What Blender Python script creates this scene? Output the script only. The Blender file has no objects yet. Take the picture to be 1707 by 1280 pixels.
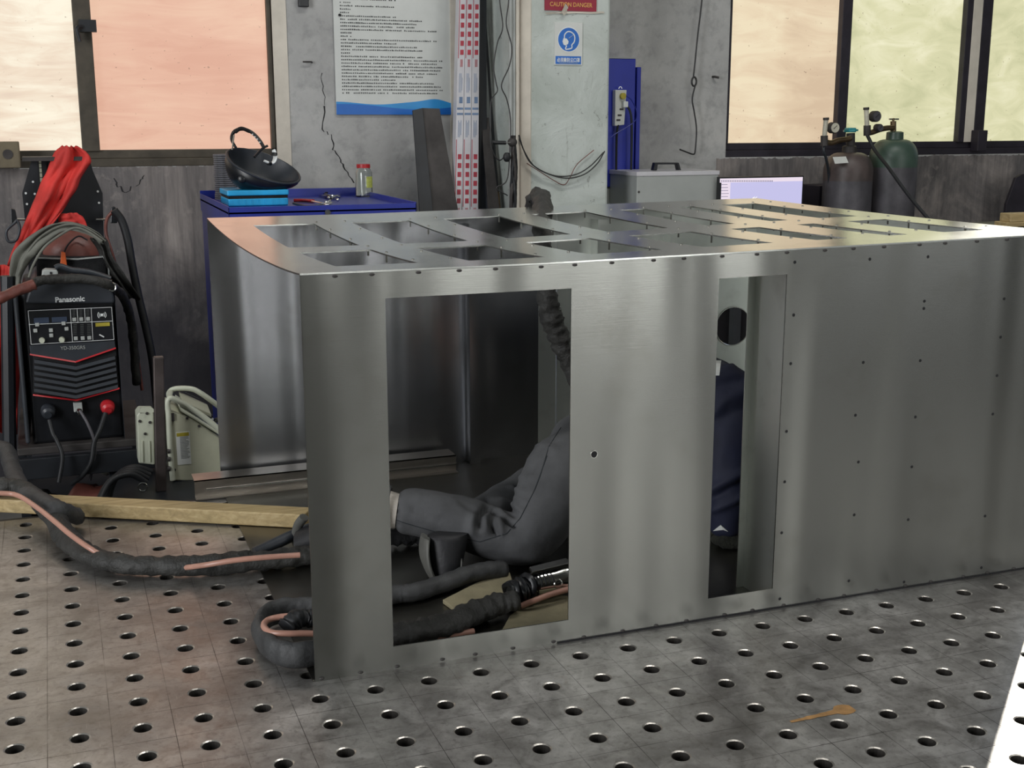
import bpy, bmesh, math, random
from mathutils import Vector, Matrix, noise
random.seed(7)
R = math.radians
sc = bpy.context.scene
COL = sc.collection

# ------------------------------------------------------------------ camera, world, light
CP = Vector((0.1238, -1.9769, 0.9940)); FPX = 2033.2; YAW, PIT, ROL = 0.3572, 0.2124, -0.0012
_F = Vector((math.sin(YAW)*math.cos(PIT), math.cos(YAW)*math.cos(PIT), -math.sin(PIT)))
_R0 = Vector((math.cos(YAW), -math.sin(YAW), 0)); _U0 = _R0.cross(_F)
_R = math.cos(ROL)*_R0 + math.sin(ROL)*_U0; _U = -math.sin(ROL)*_R0 + math.cos(ROL)*_U0
cd = bpy.data.cameras.new('camera'); cam = bpy.data.objects.new('camera', cd); COL.objects.link(cam)
cd.sensor_width = 36; cd.lens = FPX/1707*36; cd.clip_start = .05; cd.clip_end = 100
cam.matrix_world = Matrix(((_R.x, _U.x, -_F.x, CP.x), (_R.y, _U.y, -_F.y, CP.y), (_R.z, _U.z, -_F.z, CP.z), (0, 0, 0, 1)))
sc.camera = cam
vs = sc.view_settings
vs.view_transform = 'Standard'; vs.look = 'None'; vs.gamma = 1; vs.use_curve_mapping = False; vs.exposure = 0.0

w = bpy.data.worlds.new('world'); sc.world = w; w.use_nodes = True
w.node_tree.nodes['Background'].inputs[0].default_value = (.62, .75, .95, 1); w.node_tree.nodes['Background'].inputs[1].default_value = 1.0
def look(o, to):
    o.rotation_euler = (Vector(to)-o.location).to_track_quat('-Z', 'Y').to_euler()
def area(name, loc, to, sx, sy, power, color):
    d = bpy.data.lights.new(name, 'AREA'); d.shape = 'RECTANGLE'; d.size = sx; d.size_y = sy; d.energy = power; d.color = color
    o = bpy.data.objects.new(name, d); COL.objects.link(o); o.location = loc; look(o, to); return o
sd = bpy.data.lights.new('sun', 'SUN'); sd.energy = 4.5; sd.angle = R(1.2); sd.color = (1, .95, .86)
sun = bpy.data.objects.new('sun', sd); COL.objects.link(sun)
SE = R(28); SAZ = Vector((.743, .669, 0)).normalized()
sun.location = (7, 6, 5); look(sun, sun.location - Vector((SAZ.x*math.cos(SE), SAZ.y*math.cos(SE), math.sin(SE))))
area('doorway_daylight', (-4.7, -1.6, 1.9), (2, 2.5, .5), 3.4, 3.6, 420, (.97, .98, 1))
area('panel_fill_light', (4.6, -7.7, 1.7), (1.4, 0, .9), 1.9, 3.4, 105, (1, 1, .98))  # added area light, brightens the middle of the front panel
area('panel_fill_light', (7.9, -7.7, 1.9), (2.5, 0, .9), 2.2, 3.4, 38, (.97, .98, 1))  # added dimmer light that lifts the right side of the panel
area('panel_fill_light', (2.3, -7.7, 1.7), (1.2, 0, .9), .35, 3.2, 30, (1, 1, .98))  # added narrow light for a bright band on the panel's left strip
area('ceiling_fill_light', (2.2, .4, 4.6), (2.2, .6, 0), 2.6, .5, 75, (1, .98, .94))  # unseen overhead fill, added to light the table and enclosure
area('ceiling_fill_light', (4.5, -2.0, 4.6), (4.5, -2, 0), 2.6, .5, 40, (1, .98, .94))  # second added overhead fill, over the open floor

def at(u, v, x=None, y=None, z=None):
    """the point of the world seen in pixel (u, v) on the plane x=, y= or z="""
    d = _R*((u-853.5)/FPX) - _U*((v-640)/FPX) + _F
    t = (x-CP.x)/d.x if x is not None else (y-CP.y)/d.y if y is not None else (z-CP.z)/d.z
    return CP + d*t

# ------------------------------------------------------------------ materials
def lin(h):
    c = [int(h[i:i+2], 16)/255 for i in (0, 2, 4)]
    return tuple(x/12.92 if x < .04045 else ((x+.055)/1.055)**2.4 for x in c) + (1,)
class M_:
    """node material builder"""
    def __init__(s, name):
        s.m = bpy.data.materials.new(name); s.m.use_nodes = True; s.t = s.m.node_tree; s.N = s.t.nodes; s.L = s.t.links
        s.b = s.N['Principled BSDF']
    def n(s, typ, **k):
        n = s.N.new(typ)
        for a, v in k.items():
            if a[0] == '_': n.inputs[a[1:].replace('_', ' ')].default_value = v
            else: setattr(n, a, v)
        return n
    def coord(s, scale=(1, 1, 1), kind='Object'):
        tc = s.n('ShaderNodeTexCoord'); mp = s.n('ShaderNodeMapping'); mp.inputs['Scale'].default_value = scale
        s.L.new(tc.outputs[kind], mp.inputs[0]); return mp.outputs[0]
    def noise(s, vec, scale, detail=4, rough=.55, dist=0):
        n = s.n('ShaderNodeTexNoise'); n.inputs['Scale'].default_value = scale; n.inputs['Detail'].default_value = detail
        n.inputs['Roughness'].default_value = rough; n.inputs['Distortion'].default_value = dist
        s.L.new(vec, n.inputs['Vector']); return n.outputs[0]
    def ramp(s, fac, stops):
        r = s.n('ShaderNodeValToRGB'); e = r.color_ramp.elements
        while len(e) < len(stops): e.new(.5)
        for i, (p, c) in enumerate(stops):
            e[i].position = p; e[i].color = lin(c) if isinstance(c, str) else (c, c, c, 1)
        s.L.new(fac, r.inputs[0]); return r.outputs[0]
    def mix(s, fac, a, b, mode='MIX'):
        m = s.n('ShaderNodeMix', data_type='RGBA', blend_type=mode)
        for i, v in ((0, fac), (6, a), (7, b)):
            if hasattr(v, 'links') or hasattr(v, 'is_output'): s.L.new(v, m.inputs[i])
            elif isinstance(v, str): m.inputs[i].default_value = lin(v)
            else: m.inputs[i].default_value = v
        return m.outputs[2]
    def math(s, op, a, b=0.0, c=0.0):
        m = s.n('ShaderNodeMath', operation=op)
        for i, v in enumerate((a, b, c)):
            if hasattr(v, 'is_output'): s.L.new(v, m.inputs[i])
            else: m.inputs[i].default_value = v
        return m.outputs[0]
    def bump(s, h, strength=.3, dist=.01):
        b = s.n('ShaderNodeBump'); b.inputs['Strength'].default_value = strength; b.inputs['Distance'].default_value = dist
        s.L.new(h, b.inputs['Height']); s.L.new(b.outputs[0], s.b.inputs['Normal']); return b
    def set(s, **k):
        for a, v in k.items():
            i = s.b.inputs[a.replace('_', ' ')]
            if hasattr(v, 'is_output'): s.L.new(v, i)
            elif isinstance(v, str): i.default_value = lin(v)
            else: i.default_value = v
        return s
def plain(name, c, rough=.5, metal=0, var=.25, scale=18, bump=0.0, **k):
    m = M_(name); co = m.coord(); nz = m.noise(co, scale, 5, .6)
    base = lin(c); dark = tuple(x*(1-var) for x in base[:3])+(1,); lite = tuple(min(1, x*(1+var)) for x in base[:3])+(1,)
    m.set(Base_Color=m.mix(m.ramp(nz, [(.3, 0.), (.7, 1.)]), dark, lite), Roughness=rough, Metallic=metal)
    if bump: m.bump(m.noise(co, scale*4, 4), bump, .004)
    for a, v in k.items(): m.set(**{a: v})
    return m.m
def steel(name, c, rough, streak, wav=.0, wscale=(2.2, 2.2, .25), smudge='6e6c62', aniso=0.0, brush=(.15, .15, 14)):
    m = M_(name); co = m.coord(); fine = m.noise(m.coord(brush), 60, 3, .7)
    cloud = m.noise(co, 4, 2, .5)
    col = m.mix(m.ramp(m.noise(co, 6, 4, .6), [(.56, 0.), (.85, .45)]), c, smudge)
    tg = m.n('ShaderNodeTangent', direction_type='RADIAL', axis='X')
    if aniso: m.L.new(tg.outputs[0], m.b.inputs['Tangent'])
    col = m.mix(m.ramp(fine, [(.3, .0), (.75, streak)]), col, 'ffffff', 'MULTIPLY')
    m.set(Base_Color=col, Metallic=1.0, Anisotropic=aniso)
    m.set(Roughness=rough if aniso else m.math('MULTIPLY_ADD', cloud, .10, rough-.05))
    b1 = m.bump(fine, .05, .002)
    if wav:
        wv = m.noise(m.coord(wscale), 1.6, 2, .5)
        b2 = m.n('ShaderNodeBump'); b2.inputs['Strength'].default_value = wav; b2.inputs['Distance'].default_value = .08
        m.L.new(wv, b2.inputs['Height']); m.L.new(b2.outputs[0], b1.inputs['Normal'])
    return m.m

MT = {}
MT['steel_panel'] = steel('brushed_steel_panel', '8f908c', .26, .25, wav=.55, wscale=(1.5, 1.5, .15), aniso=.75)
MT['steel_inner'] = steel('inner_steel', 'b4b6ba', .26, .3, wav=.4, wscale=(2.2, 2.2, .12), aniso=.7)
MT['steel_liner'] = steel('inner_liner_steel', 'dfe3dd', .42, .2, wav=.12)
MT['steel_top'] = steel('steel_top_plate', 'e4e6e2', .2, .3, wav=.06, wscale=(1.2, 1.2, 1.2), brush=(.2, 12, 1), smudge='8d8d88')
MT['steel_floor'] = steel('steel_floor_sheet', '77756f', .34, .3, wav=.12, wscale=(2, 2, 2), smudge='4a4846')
MT['profile'] = steel('bent_steel_profile', 'c2bcb4', .3, .3, wav=.1)
MT['black_metal'] = plain('black_painted_metal', '1c1f24', .45, 0, .3, 12)
MT['dark_metal'] = plain('dark_rusty_metal', '423f3e', .6, .4, .35, 9, .2)
MT['post'] = plain('rusty_tube', '5a5250', .5, .6, .3, 12, .1)
MT['bright'] = plain('bright_metal', 'b8b8b4', .22, 1, .15, 20)
MT['chrome'] = plain('worn_chrome', 'cfd0cc', .15, 1, .2, 12)
MT['rivet'] = plain('steel_stud', '8d8c86', .3, 1, .2, 40)
MT['hole'] = plain('hole_shade', '17171a', .7)
MT['blue'] = plain('blue_painted_steel', '26338f', .32, 0, .12, 8)
MT['blue_board'] = plain('blue_board_paint', '1f2fa0', .38, 0, .1, 6)
MT['cyan'] = plain('cyan_plastic', '22a6dd', .3, 0, .2, 9)
MT['black_plastic'] = plain('black_plastic', '15171b', .35, 0, .25, 14)
MT['grey_plastic'] = plain('charcoal_plastic', '30343a', .42, 0, .2, 10)
MT['rubber'] = plain('black_rubber', '1b1d20', .55, 0, .25, 20, .15)
MT['leather'] = plain('brown_leather', '6e4038', .42, 0, .3, 14, .3)
MT['white_paint'] = plain('off_white_paint', 'c0c4b2', .4, 0, .1, 10)
MT['cream'] = plain('cream_side_paint', 'b4b59f', .45, 0, .1, 10)
MT['light_grey'] = plain('light_grey_paint', 'a3a7a4', .45, 0, .08, 6)
MT['red'] = plain('red_plastic', 'b3252c', .4, 0, .2, 20)
MT['red_cloth'] = plain('red_cloth', 'c4352f', .75, 0, .3, 9, .4)
MT['grey_cloth'] = plain('grey_canvas', '6d6e66', .8, 0, .3, 10, .4)
MT['sleeve'] = plain('black_woven_sleeve', '30302e', .62, 0, .45, 24, 1.0)
MT['sleeve_grey'] = plain('charcoal_sleeve', '38393a', .6, 0, .35, 30, .4)
MT['pink_hose'] = plain('salmon_hose', 'b08474', .35, 0, .15, 9)
MT['black_wire'] = plain('black_wire', '2a2a2a', .5, 0, .2, 30)
MT['navy'] = plain('navy_fabric', '141930', .75, 0, .3, 8, .35)
MT['trouser'] = plain('grey_work_trousers', '47484a', .78, 0, .22, 14, .4)
MT['seam'] = plain('seam_thread', '23272b', .8)
MT['skin'] = plain('skin', 'c99a80', .5, 0, .08, 20, .1, Subsurface_Weight=.1)
MT['hair'] = plain('black_hair', '14110f', .5, 0, .3, 60, .4)
MT['shoe'] = plain('black_shoe_upper', '1d1d20', .6, 0, .3, 20, .3)
MT['sole'] = plain('grey_shoe_sole', '595955', .6, 0, .2, 16, .2)
MT['sock'] = plain('white_sock', 'c9c2b8', .85, 0, .1, 40, .4)
MT['glove'] = plain('dark_fleece_glove', '24261f', .95, 0, .6, 40, 1.0)
MT['paper'] = plain('white_paper', 'cfd2ce', .7, 0, .05, 10)
MT['red_paper'] = plain('maroon_sign_paint', '8f2338', .5, 0, .12, 8)
MT['gold_text'] = plain('yellow_sign_lettering', 'd6a15a', .5)
MT['sign_blue'] = plain('sign_blue', '1b67bd', .4, 0, .08, 8)
MT['sign_blue2'] = plain('poster_blue', '2f8fd0', .4, 0, .15, 5)
MT['ink'] = plain('printed_ink', '4a4d4c', .6)
MT['ink_red'] = plain('printed_red_ink', 'a83a48', .6)
MT['ink_blue'] = plain('printed_blue_ink', '6f86a6', .6)
MT['display'] = plain('dark_display_window', '3a4456', .25, 0, .15)
MT['white'] = plain('white_lettering', 'dfe3e2', .5, 0, .03)
MT['film'] = plain('white_protective_film', 'c6c5c9', .3, 0, .08, 8)
MT['cyl_grey'] = plain('grey_cylinder_paint', '4d4b50', .45, 0, .35, 9, .2)
MT['cyl_brown'] = plain('brown_cylinder_paint', '4f4543', .45, 0, .35, 9, .2)
MT['cyl_green'] = plain('green_cylinder_paint', '3c4f45', .4, 0, .2, 9, .1)
MT['brass'] = plain('tarnished_brass', '6d5d48', .35, .9, .3, 20)
MT['teal'] = plain('teal_handle', '2f8d95', .4, 0, .15, 20)
MT['gauge'] = plain('gauge_face', 'b9b6a6', .5)
MT['yellow'] = plain('yellow_plug', 'a79a35', .5, 0, .3, 20)
MT['discs'] = plain('grinding_disc_grit', '737378', .9, 0, .4, 50, .8)
MT['cardboard'] = plain('dusty_cardboard', '8a8268', .85, 0, .25, 14, .4)
MT['orange'] = plain('orange_tape', 'd9642e', .5)
MT['fluff'] = plain('dark_foam', '17181a', .95, 0, .5, 50, .8)
MT['mullion'] = plain('weathered_window_steel', '4c463c', .6, .2, .35, 10, .2)
MT['mullion_dark'] = plain('dark_window_steel', '2b2730', .55, .2, .3, 10, .2)
MT['reveal'] = plain('white_plaster_reveal', 'cfc8bb', .8, 0, .12, 8, .3)
MT['timber'] = plain('weathered_timber', '6b6250', .8, 0, .25, 10, .3)
MT['concrete_floor'] = plain('concrete_floor', '6b6a66', .7, 0, .25, 3, .2)
MT['ceiling'] = plain('corrugated_ceiling', '8a8f90', .6, 0, .1, 4)
MT['side_wall'] = plain('workshop_plaster', '8f9490', .8, 0, .2, 2, .2)

def wood_mat():
    m = M_('pine_timber'); co = m.coord((1.2, 14, 14)); g = m.noise(co, 5, 6, .65, .6); k = m.noise(m.coord(), 3, 3)
    c = m.ramp(g, [(.25, '8f7d58'), (.5, 'b49d70'), (.75, 'cdb98f')])
    m.set(Base_Color=m.mix(m.ramp(k, [(.5, 0.), (.8, .4)]), c, '80764f'), Roughness=.6); m.bump(g, .2, .003); return m.m
MT['wood'] = wood_mat()

def glass_mat():
    m = M_('clear_jar_glass'); m.set(Base_Color='f2f6f4', Roughness=.03, IOR=1.45, Transmission_Weight=1.0); return m.m
MT['glass'] = glass_mat()

def table_mat():
    """ground steel of the welding table: scratches, mottled oil stains and the 100 mm scribed lines"""
    m = M_('welding_table_steel'); tc = m.n('ShaderNodeTexCoord'); sp = m.n('ShaderNodeSeparateXYZ'); m.L.new(tc.outputs['Object'], sp.inputs[0])
    vec = tc.outputs['Object']
    def line(o):
        f = m.math('FRACT', m.math('MULTIPLY_ADD', o, 10, .5)); d = m.math('ABSOLUTE', m.math('SUBTRACT', f, .5))
        return m.math('GREATER_THAN', d, .4935)
    def line0(o):
        f = m.math('FRACT', m.math('MULTIPLY_ADD', o, 10, 1000.5)); d = m.math('ABSOLUTE', m.math('SUBTRACT', f, .5))
        return m.math('GREATER_THAN', d, .4945)
    ln = m.math('MAXIMUM', line0(sp.outputs[0]), line0(sp.outputs[1]))
    brk = m.ramp(m.noise(vec, 6, 3), [(.38, .15), (.6, 1.)])
    ln = m.math('MULTIPLY', ln, brk)
    cl = m.noise(vec, 3.3, 7, .62, .5); cl2 = m.noise(vec, 14, 6, .7, .8)
    c = m.ramp(cl, [(.3, '7c7a78'), (.5, 'aaa8a5'), (.7, 'cfcdca')])
    c = m.mix(m.ramp(cl2, [(.34, .5), (.6, 0.)]), c, '5f5a54')
    c = m.mix(m.ramp(m.noise(vec, 70, 4, .7), [(.52, 0.), (.72, .5)]), c, '625d58')
    c = m.mix(m.ramp(m.noise(vec, 5.5, 6, .7, 1.5), [(.56, 0.), (.68, .22)]), c, 'dcd8d3')
    sc1 = m.noise(m.coord((40, 2.5, 1)), 6, 2, .5); sc2 = m.noise(m.coord((3, 45, 1)), 5, 2, .5)
    scr = m.math('MAXIMUM', m.ramp(sc1, [(.70, 0.), (.76, .35)]), m.ramp(sc2, [(.72, 0.), (.77, .3)]))
    c = m.mix(scr, c, 'c9c7c2')
    rust = m.ramp(m.noise(vec, 7, 4, .7, 1.2), [(.68, 0.), (.8, .35)])
    c = m.mix(rust, c, '8b6c52')
    c = m.mix(m.math('MULTIPLY', ln, .9), c, '2a2522')
    m.set(Base_Color=c, Metallic=.78, Roughness=m.math('MULTIPLY_ADD', cl2, .4, .16))
    h = m.math('SUBTRACT', m.math('MULTIPLY', cl2, .25), ln)
    m.bump(h, .25, .002); return m.m
MT['table'] = table_mat()
MT['hole_wall'] = plain('bored_hole_steel', '55524e', .45, .7, .3, 30)
MT['chamfer'] = plain('worn_chamfer_steel', 'b4b0aa', .35, .9, .15, 30)

def wall_mat():
    """upper grey plaster, bare dirty band below the sills, darker towards the floor, cracks"""
    m = M_('dirty_plaster_wall'); tc = m.n('ShaderNodeTexCoord'); sp = m.n('ShaderNodeSeparateXYZ'); m.L.new(tc.outputs['Object'], sp.inputs[0]); v = tc.outputs['Object']
    n1 = m.noise(v, 2.2, 7, .62, .4); n2 = m.noise(v, 18, 6, .65)
    up = m.ramp(n1, [(.3, '969695'), (.55, 'b0b0ae'), (.75, 'c0bfbb')])
    up = m.mix(m.ramp(n2, [(.3, .35), (.5, 0.)]), up, '6d6f6f')
    drip = m.noise(m.coord((14, 14, 1.1)), 2.2, 6, .7, .3)
    low = m.ramp(m.noise(m.coord((1.6, 1.6, 1.1)), 1.5, 7, .65, .7), [(.33, '4a484a'), (.48, '6f6b6a'), (.62, '918a86'), (.8, 'aaa29c')])
    low = m.mix(m.ramp(drip, [(.35, .45), (.6, 0.)]), low, '3a383b')
    low = m.mix(m.ramp(n2, [(.58, 0.), (.7, .35)]), low, 'a39b95')
    # darker towards the floor, broken up by the plaster noise
    floor_dark = m.math('MULTIPLY_ADD', sp.outputs[2], -1.6, 1.0); floor_dark = m.math('ADD', floor_dark, m.math('MULTIPLY_ADD', n1, 1.4, -.8))
    low = m.mix(m.ramp(floor_dark, [(.28, 0.), (.8, .9)]), low, '222127')
    inx = m.math('MULTIPLY', m.math('GREATER_THAN', sp.outputs[0], 1.14), m.math('LESS_THAN', sp.outputs[0], 3.38))
    edge = m.math('MULTIPLY_ADD', n2, .05, .775)
    below = m.math('LESS_THAN', sp.outputs[2], edge)
    f = m.math('MULTIPLY', below, m.math('SUBTRACT', 1.0, inx))
    c = m.mix(f, up, low)
    m.set(Base_Color=c, Roughness=.85); m.bump(m.math('ADD', m.math('MULTIPLY', n2, .6), n1), .5, .012); return m.m
MT['wall'] = wall_mat()
def pillar_mat():
    m = M_('peeling_white_pillar_paint'); v = m.coord(); n1 = m.noise(v, 4, 7, .65, .5); n2 = m.noise(v, 22, 6, .7, 1.5); n3 = m.noise(m.coord((3, 3, .6)), 5, 5, .7, .6)
    c = m.ramp(n1, [(.3, 'aab2ab'), (.6, 'c2c9c4')])
    c = m.mix(m.ramp(n2, [(.61, 0.), (.70, .8)]), c, '6a6a64')
    c = m.mix(m.ramp(n3, [(.62, 0.), (.7, .35)]), c, '7d8078')
    m.set(Base_Color=c, Roughness=.6); m.bump(n1, .6, .02); return m.m
MT['pillar'] = pillar_mat()
def pane_mat(name, stops, strength, seed, wave=(1, 1, 6)):
    """backlit sheet behind dirty glass: lit by the day outside"""
    m = M_(name); v = m.coord(); mp = m.coord(wave); n1 = m.noise(mp, 2.5, 6, .6, 1.0); n2 = m.noise(v, 1.1+seed*.1, 3, .5)
    f = m.math('MULTIPLY_ADD', n1, .45, m.math('MULTIPLY', n2, .55))
    c = m.ramp(f, stops); sp = m.ramp(m.noise(v, 55, 3, .5), [(.70, 0.), (.74, .6)])
    c = m.mix(sp, c, '6a4a38')
    m.set(Base_Color='4a443f', Roughness=.35); m.L.new(c, m.b.inputs['Emission Color']); m.b.inputs['Emission Strength'].default_value = strength; return m.m
MT['pane_cream'] = pane_mat('backlit_cream_pane', [(.38, 'd8bfae'), (.5, 'f0ddc6'), (.6, 'fff6e0')], .95, 1)
MT['pane_peach'] = pane_mat('backlit_peach_pane', [(.38, 'dfaa92'), (.5, 'e8b89f'), (.6, 'eec4a9')], .93, 2)
MT['pane_warm'] = pane_mat('backlit_beige_pane', [(.38, 'd6bd9f'), (.5, 'e6d0b0'), (.6, 'f0e0bf')], .95, 3, (1, 1, 4))
MT['pane_green'] = pane_mat('backlit_green_pane', [(.38, 'c6c79c'), (.5, 'dedcb2'), (.6, 'f0edca')], .95, 4, (1.5, 1, 3))
def emit(name, c, s):
    m = M_(name); m.set(Base_Color='101010'); m.b.inputs['Emission Color'].default_value = lin(c); m.b.inputs['Emission Strength'].default_value = s; return m.m
MT['screen'] = emit('lit_screen_lavender', 'c9c6ee', .95)
MT['screen_bar'] = emit('lit_screen_toolbar', 'f0e2f0', .95)
MT['screen_ink'] = emit('lit_screen_marks', '8a86a0', .8)
MT['screen_white'] = emit('lit_screen_lines', 'ffffff', 1.0)

# ------------------------------------------------------------------ mesh helpers
class MB:
    def __init__(s): s.v = []; s.f = []; s.mi = []; s.m = 0
    def add(s, vs_, fs):
        o = len(s.v); s.v += [tuple(v) for v in vs_]; s.f += [[i+o for i in f] for f in fs]; s.mi += [s.m]*len(fs); return s
    def box(s, a, b, mat=None):
        x0, y0, z0 = a; x1, y1, z1 = b
        P = [Vector(p) for p in ((x0, y0, z0), (x1, y0, z0), (x1, y1, z0), (x0, y1, z0), (x0, y0, z1), (x1, y0, z1), (x1, y1, z1), (x0, y1, z1))]
        if mat: P = [mat @ p for p in P]
        return s.add(P, [(0, 3, 2, 1), (4, 5, 6, 7), (0, 1, 5, 4), (1, 2, 6, 5), (2, 3, 7, 6), (3, 0, 4, 7)])
    def prism(s, poly, d, mat=None):
        """polygon (list of 3D points) thickened by the vector d"""
        P = [Vector(p) for p in poly]; d = Vector(d); n = len(P); Q = [p+d for p in P]
        V = P+Q
        if mat: V = [mat @ p for p in V]
        return s.add(V, [tuple(range(n))[::-1], tuple(range(n, 2*n))]+[(i, (i+1) % n, n+(i+1) % n, n+i) for i in range(n)])
    def rings(s, rings, cap=True, closed=False):
        n = len(rings[0]); V = [p for r in rings for p in r]; F = []
        k = len(rings)
        for j in range(k if closed else k-1):
            a = j*n; b = ((j+1) % k)*n
            F += [(a+i, a+(i+1) % n, b+(i+1) % n, b+i) for i in range(n)]
        if cap and not closed: F += [tuple(range(n))[::-1], tuple(range((k-1)*n, k*n))]
        return s.add(V, F)
    def tube(s, path, r, n=10, cap=True, closed=False, flat=1.0, wr=0.0, seed=0.0):
        P = [Vector(p) for p in path]; k = len(P); rings = []; up = None
        for i, p in enumerate(P):
            a = P[(i-1) % k] if (closed or i) else P[0]; b = P[(i+1) % k] if (closed or i < k-1) else P[-1]
            t = (b-a).normalized()
            if up is None:
                up = Vector((0, 0, 1)) if abs(t.z) < .95 else Vector((0, 1, 0))
            sd_ = t.cross(up)
            if sd_.length < 1e-6: sd_ = t.orthogonal()
            sd_.normalize(); up2 = sd_.cross(t).normalized(); up = up2
            rr = r(i/(k-1)) if callable(r) else r; ring = []
            for j in range(n):
                an = 2*math.pi*j/n; q = rr
                if wr:
                    d_ = Vector((math.cos(an), math.sin(an), 0))
                    q = rr*(1+wr*(noise.noise(Vector((i*.45+seed, d_.x*1.3, d_.y*1.3)))*1.6+.5*math.sin(i*1.9+seed*3+d_.x*2)*noise.noise(Vector((i*.2, seed, 3)))))
                ring.append(p+sd_*(q*math.cos(an))+up2*(q*flat*math.sin(an)))
            rings.append(ring)
        return s.rings(rings, cap, closed)
    def cyl(s, a, b, r, n=20, r2=None):
        a = Vector(a); b = Vector(b); t = (b-a).normalized(); x = t.orthogonal().normalized(); y = t.cross(x); r2 = r if r2 is None else r2
        return s.rings([[p+(x*math.cos(2*math.pi*i/n)+y*math.sin(2*math.pi*i/n))*q for i in range(n)] for p, q in ((a, r), (b, r2))])
    def lathe(s, prof, c=(0, 0, 0), n=28, axis=None):
        c = Vector(c); ax = Vector(axis).normalized() if axis else Vector((0, 0, 1)); x = ax.orthogonal().normalized(); y = ax.cross(x)
        return s.rings([[c+ax*z+(x*math.cos(2*math.pi*i/n)+y*math.sin(2*math.pi*i/n))*max(r, 1e-5) for i in range(n)] for r, z in prof])
    def ball(s, c, r, n=12, sc_=(1, 1, 1)):
        c = Vector(c); rg = []
        for j in range(1, n):
            th = math.pi*j/n; rg.append([c+Vector((r*sc_[0]*math.sin(th)*math.cos(2*math.pi*i/(n*2)), r*sc_[1]*math.sin(th)*math.sin(2*math.pi*i/(n*2)), -r*sc_[2]*math.cos(th))) for i in range(n*2)])
        return s.rings(rg)
    def sheet(s, grid, th=0.0):
        """grid of points [row][col]; thickened along the local normal when th"""
        nr, nc = len(grid), len(grid[0]); V = [Vector(p) for r in grid for p in r]
        F = [(j*nc+i, j*nc+i+1, (j+1)*nc+i+1, (j+1)*nc+i) for j in range(nr-1) for i in range(nc-1)]
        if not th: return s.add(V, F)
        N = []
        for j in range(nr):
            for i in range(nc):
                a = V[j*nc+min(i+1, nc-1)]-V[j*nc+max(i-1, 0)]; b = V[min(j+1, nr-1)*nc+i]-V[max(j-1, 0)*nc+i]; N.append(a.cross(b).normalized())
        W = [p-n_*th for p, n_ in zip(V, N)]; o = len(V)
        G = [tuple(i+o for i in f[::-1]) for f in F]; E = []
        bd = [i for i in range(nc)]+[j*nc+nc-1 for j in range(1, nr)]+[(nr-1)*nc+i for i in range(nc-2, -1, -1)]+[j*nc for j in range(nr-2, 0, -1)]
        for a, b in zip(bd, bd[1:]+bd[:1]): E.append((b, a, a+o, b+o))
        return s.add(V+W, F+G+E)
    def build(s, name, mats, parent=None, smooth=False, bevel=0, org=None, seg=2, angle=40):
        me = bpy.data.meshes.new(name)
        o_ = Vector(org) if org is not None else Vector((0, 0, 0))
        me.from_pydata([tuple(Vector(v)-o_) for v in s.v], [], s.f); me.validate(); me.update()
        o = bpy.data.objects.new(name, me); COL.objects.link(o)
        for m_ in (mats if isinstance(mats, (list, tuple)) else [mats]): me.materials.append(MT[m_] if isinstance(m_, str) else m_)
        if len(me.materials) > 1 and len(s.mi) == len(me.polygons):
            me.polygons.foreach_set('material_index', s.mi)
        bm = bmesh.new(); bm.from_mesh(me); bmesh.ops.recalc_face_normals(bm, faces=bm.faces); bm.to_mesh(me); bm.free()
        if smooth:
            me.polygons.foreach_set('use_smooth', [True]*len(me.polygons))
            try: me.set_sharp_from_angle(angle=R(angle))
            except Exception: pass
        if bevel:
            b = o.modifiers.new('bevel', 'BEVEL'); b.width = bevel; b.segments = seg; b.limit_method = 'ANGLE'; b.angle_limit = R(40)
        o.location = o_
        if parent is not None:
            o.parent = parent; pw = world_loc(parent); o.location = o_-pw
        return o
def world_loc(o):
    v = Vector(o.location)
    while o.parent: o = o.parent; v += Vector(o.location)
    return v
def thing(name, label, cat, loc=(0, 0, 0), group=None):
    o = bpy.data.objects.new(name, None); COL.objects.link(o); o.location = loc; o.empty_display_size = .05
    return tag(o, label, cat, group)
def tag(o, label, cat, group=None):
    o['label'] = label; o['category'] = cat
    if group: o['group'] = group
    return o
def struct(o): o['kind'] = 'structure'; return o
def cr(pts, n=8, closed=False):
    """Catmull-Rom through the points"""
    P = [Vector(p) for p in pts]; out = []; k = len(P)
    for i in range(k if closed else k-1):
        p0 = P[(i-1) % k] if (closed or i) else P[0]*2-P[1]; p1 = P[i]; p2 = P[(i+1) % k]; p3 = P[(i+2) % k] if (closed or i < k-2) else P[-1]*2-P[-2]
        for j in range(n):
            t = j/n; out.append(.5*((2*p1)+(p2-p0)*t+(2*p0-5*p1+4*p2-p3)*t*t+(3*p1-p0-3*p2+p3)*t**3))
    if not closed: out.append(P[-1])
    return out
def bake(o):
    """replace the object's mesh by its evaluated one"""
    dg = bpy.context.evaluated_depsgraph_get(); dg.update(); e = o.evaluated_get(dg)
    me = bpy.data.meshes.new_from_object(e, depsgraph=dg); o.modifiers.clear(); o.data = me; return o
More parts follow.
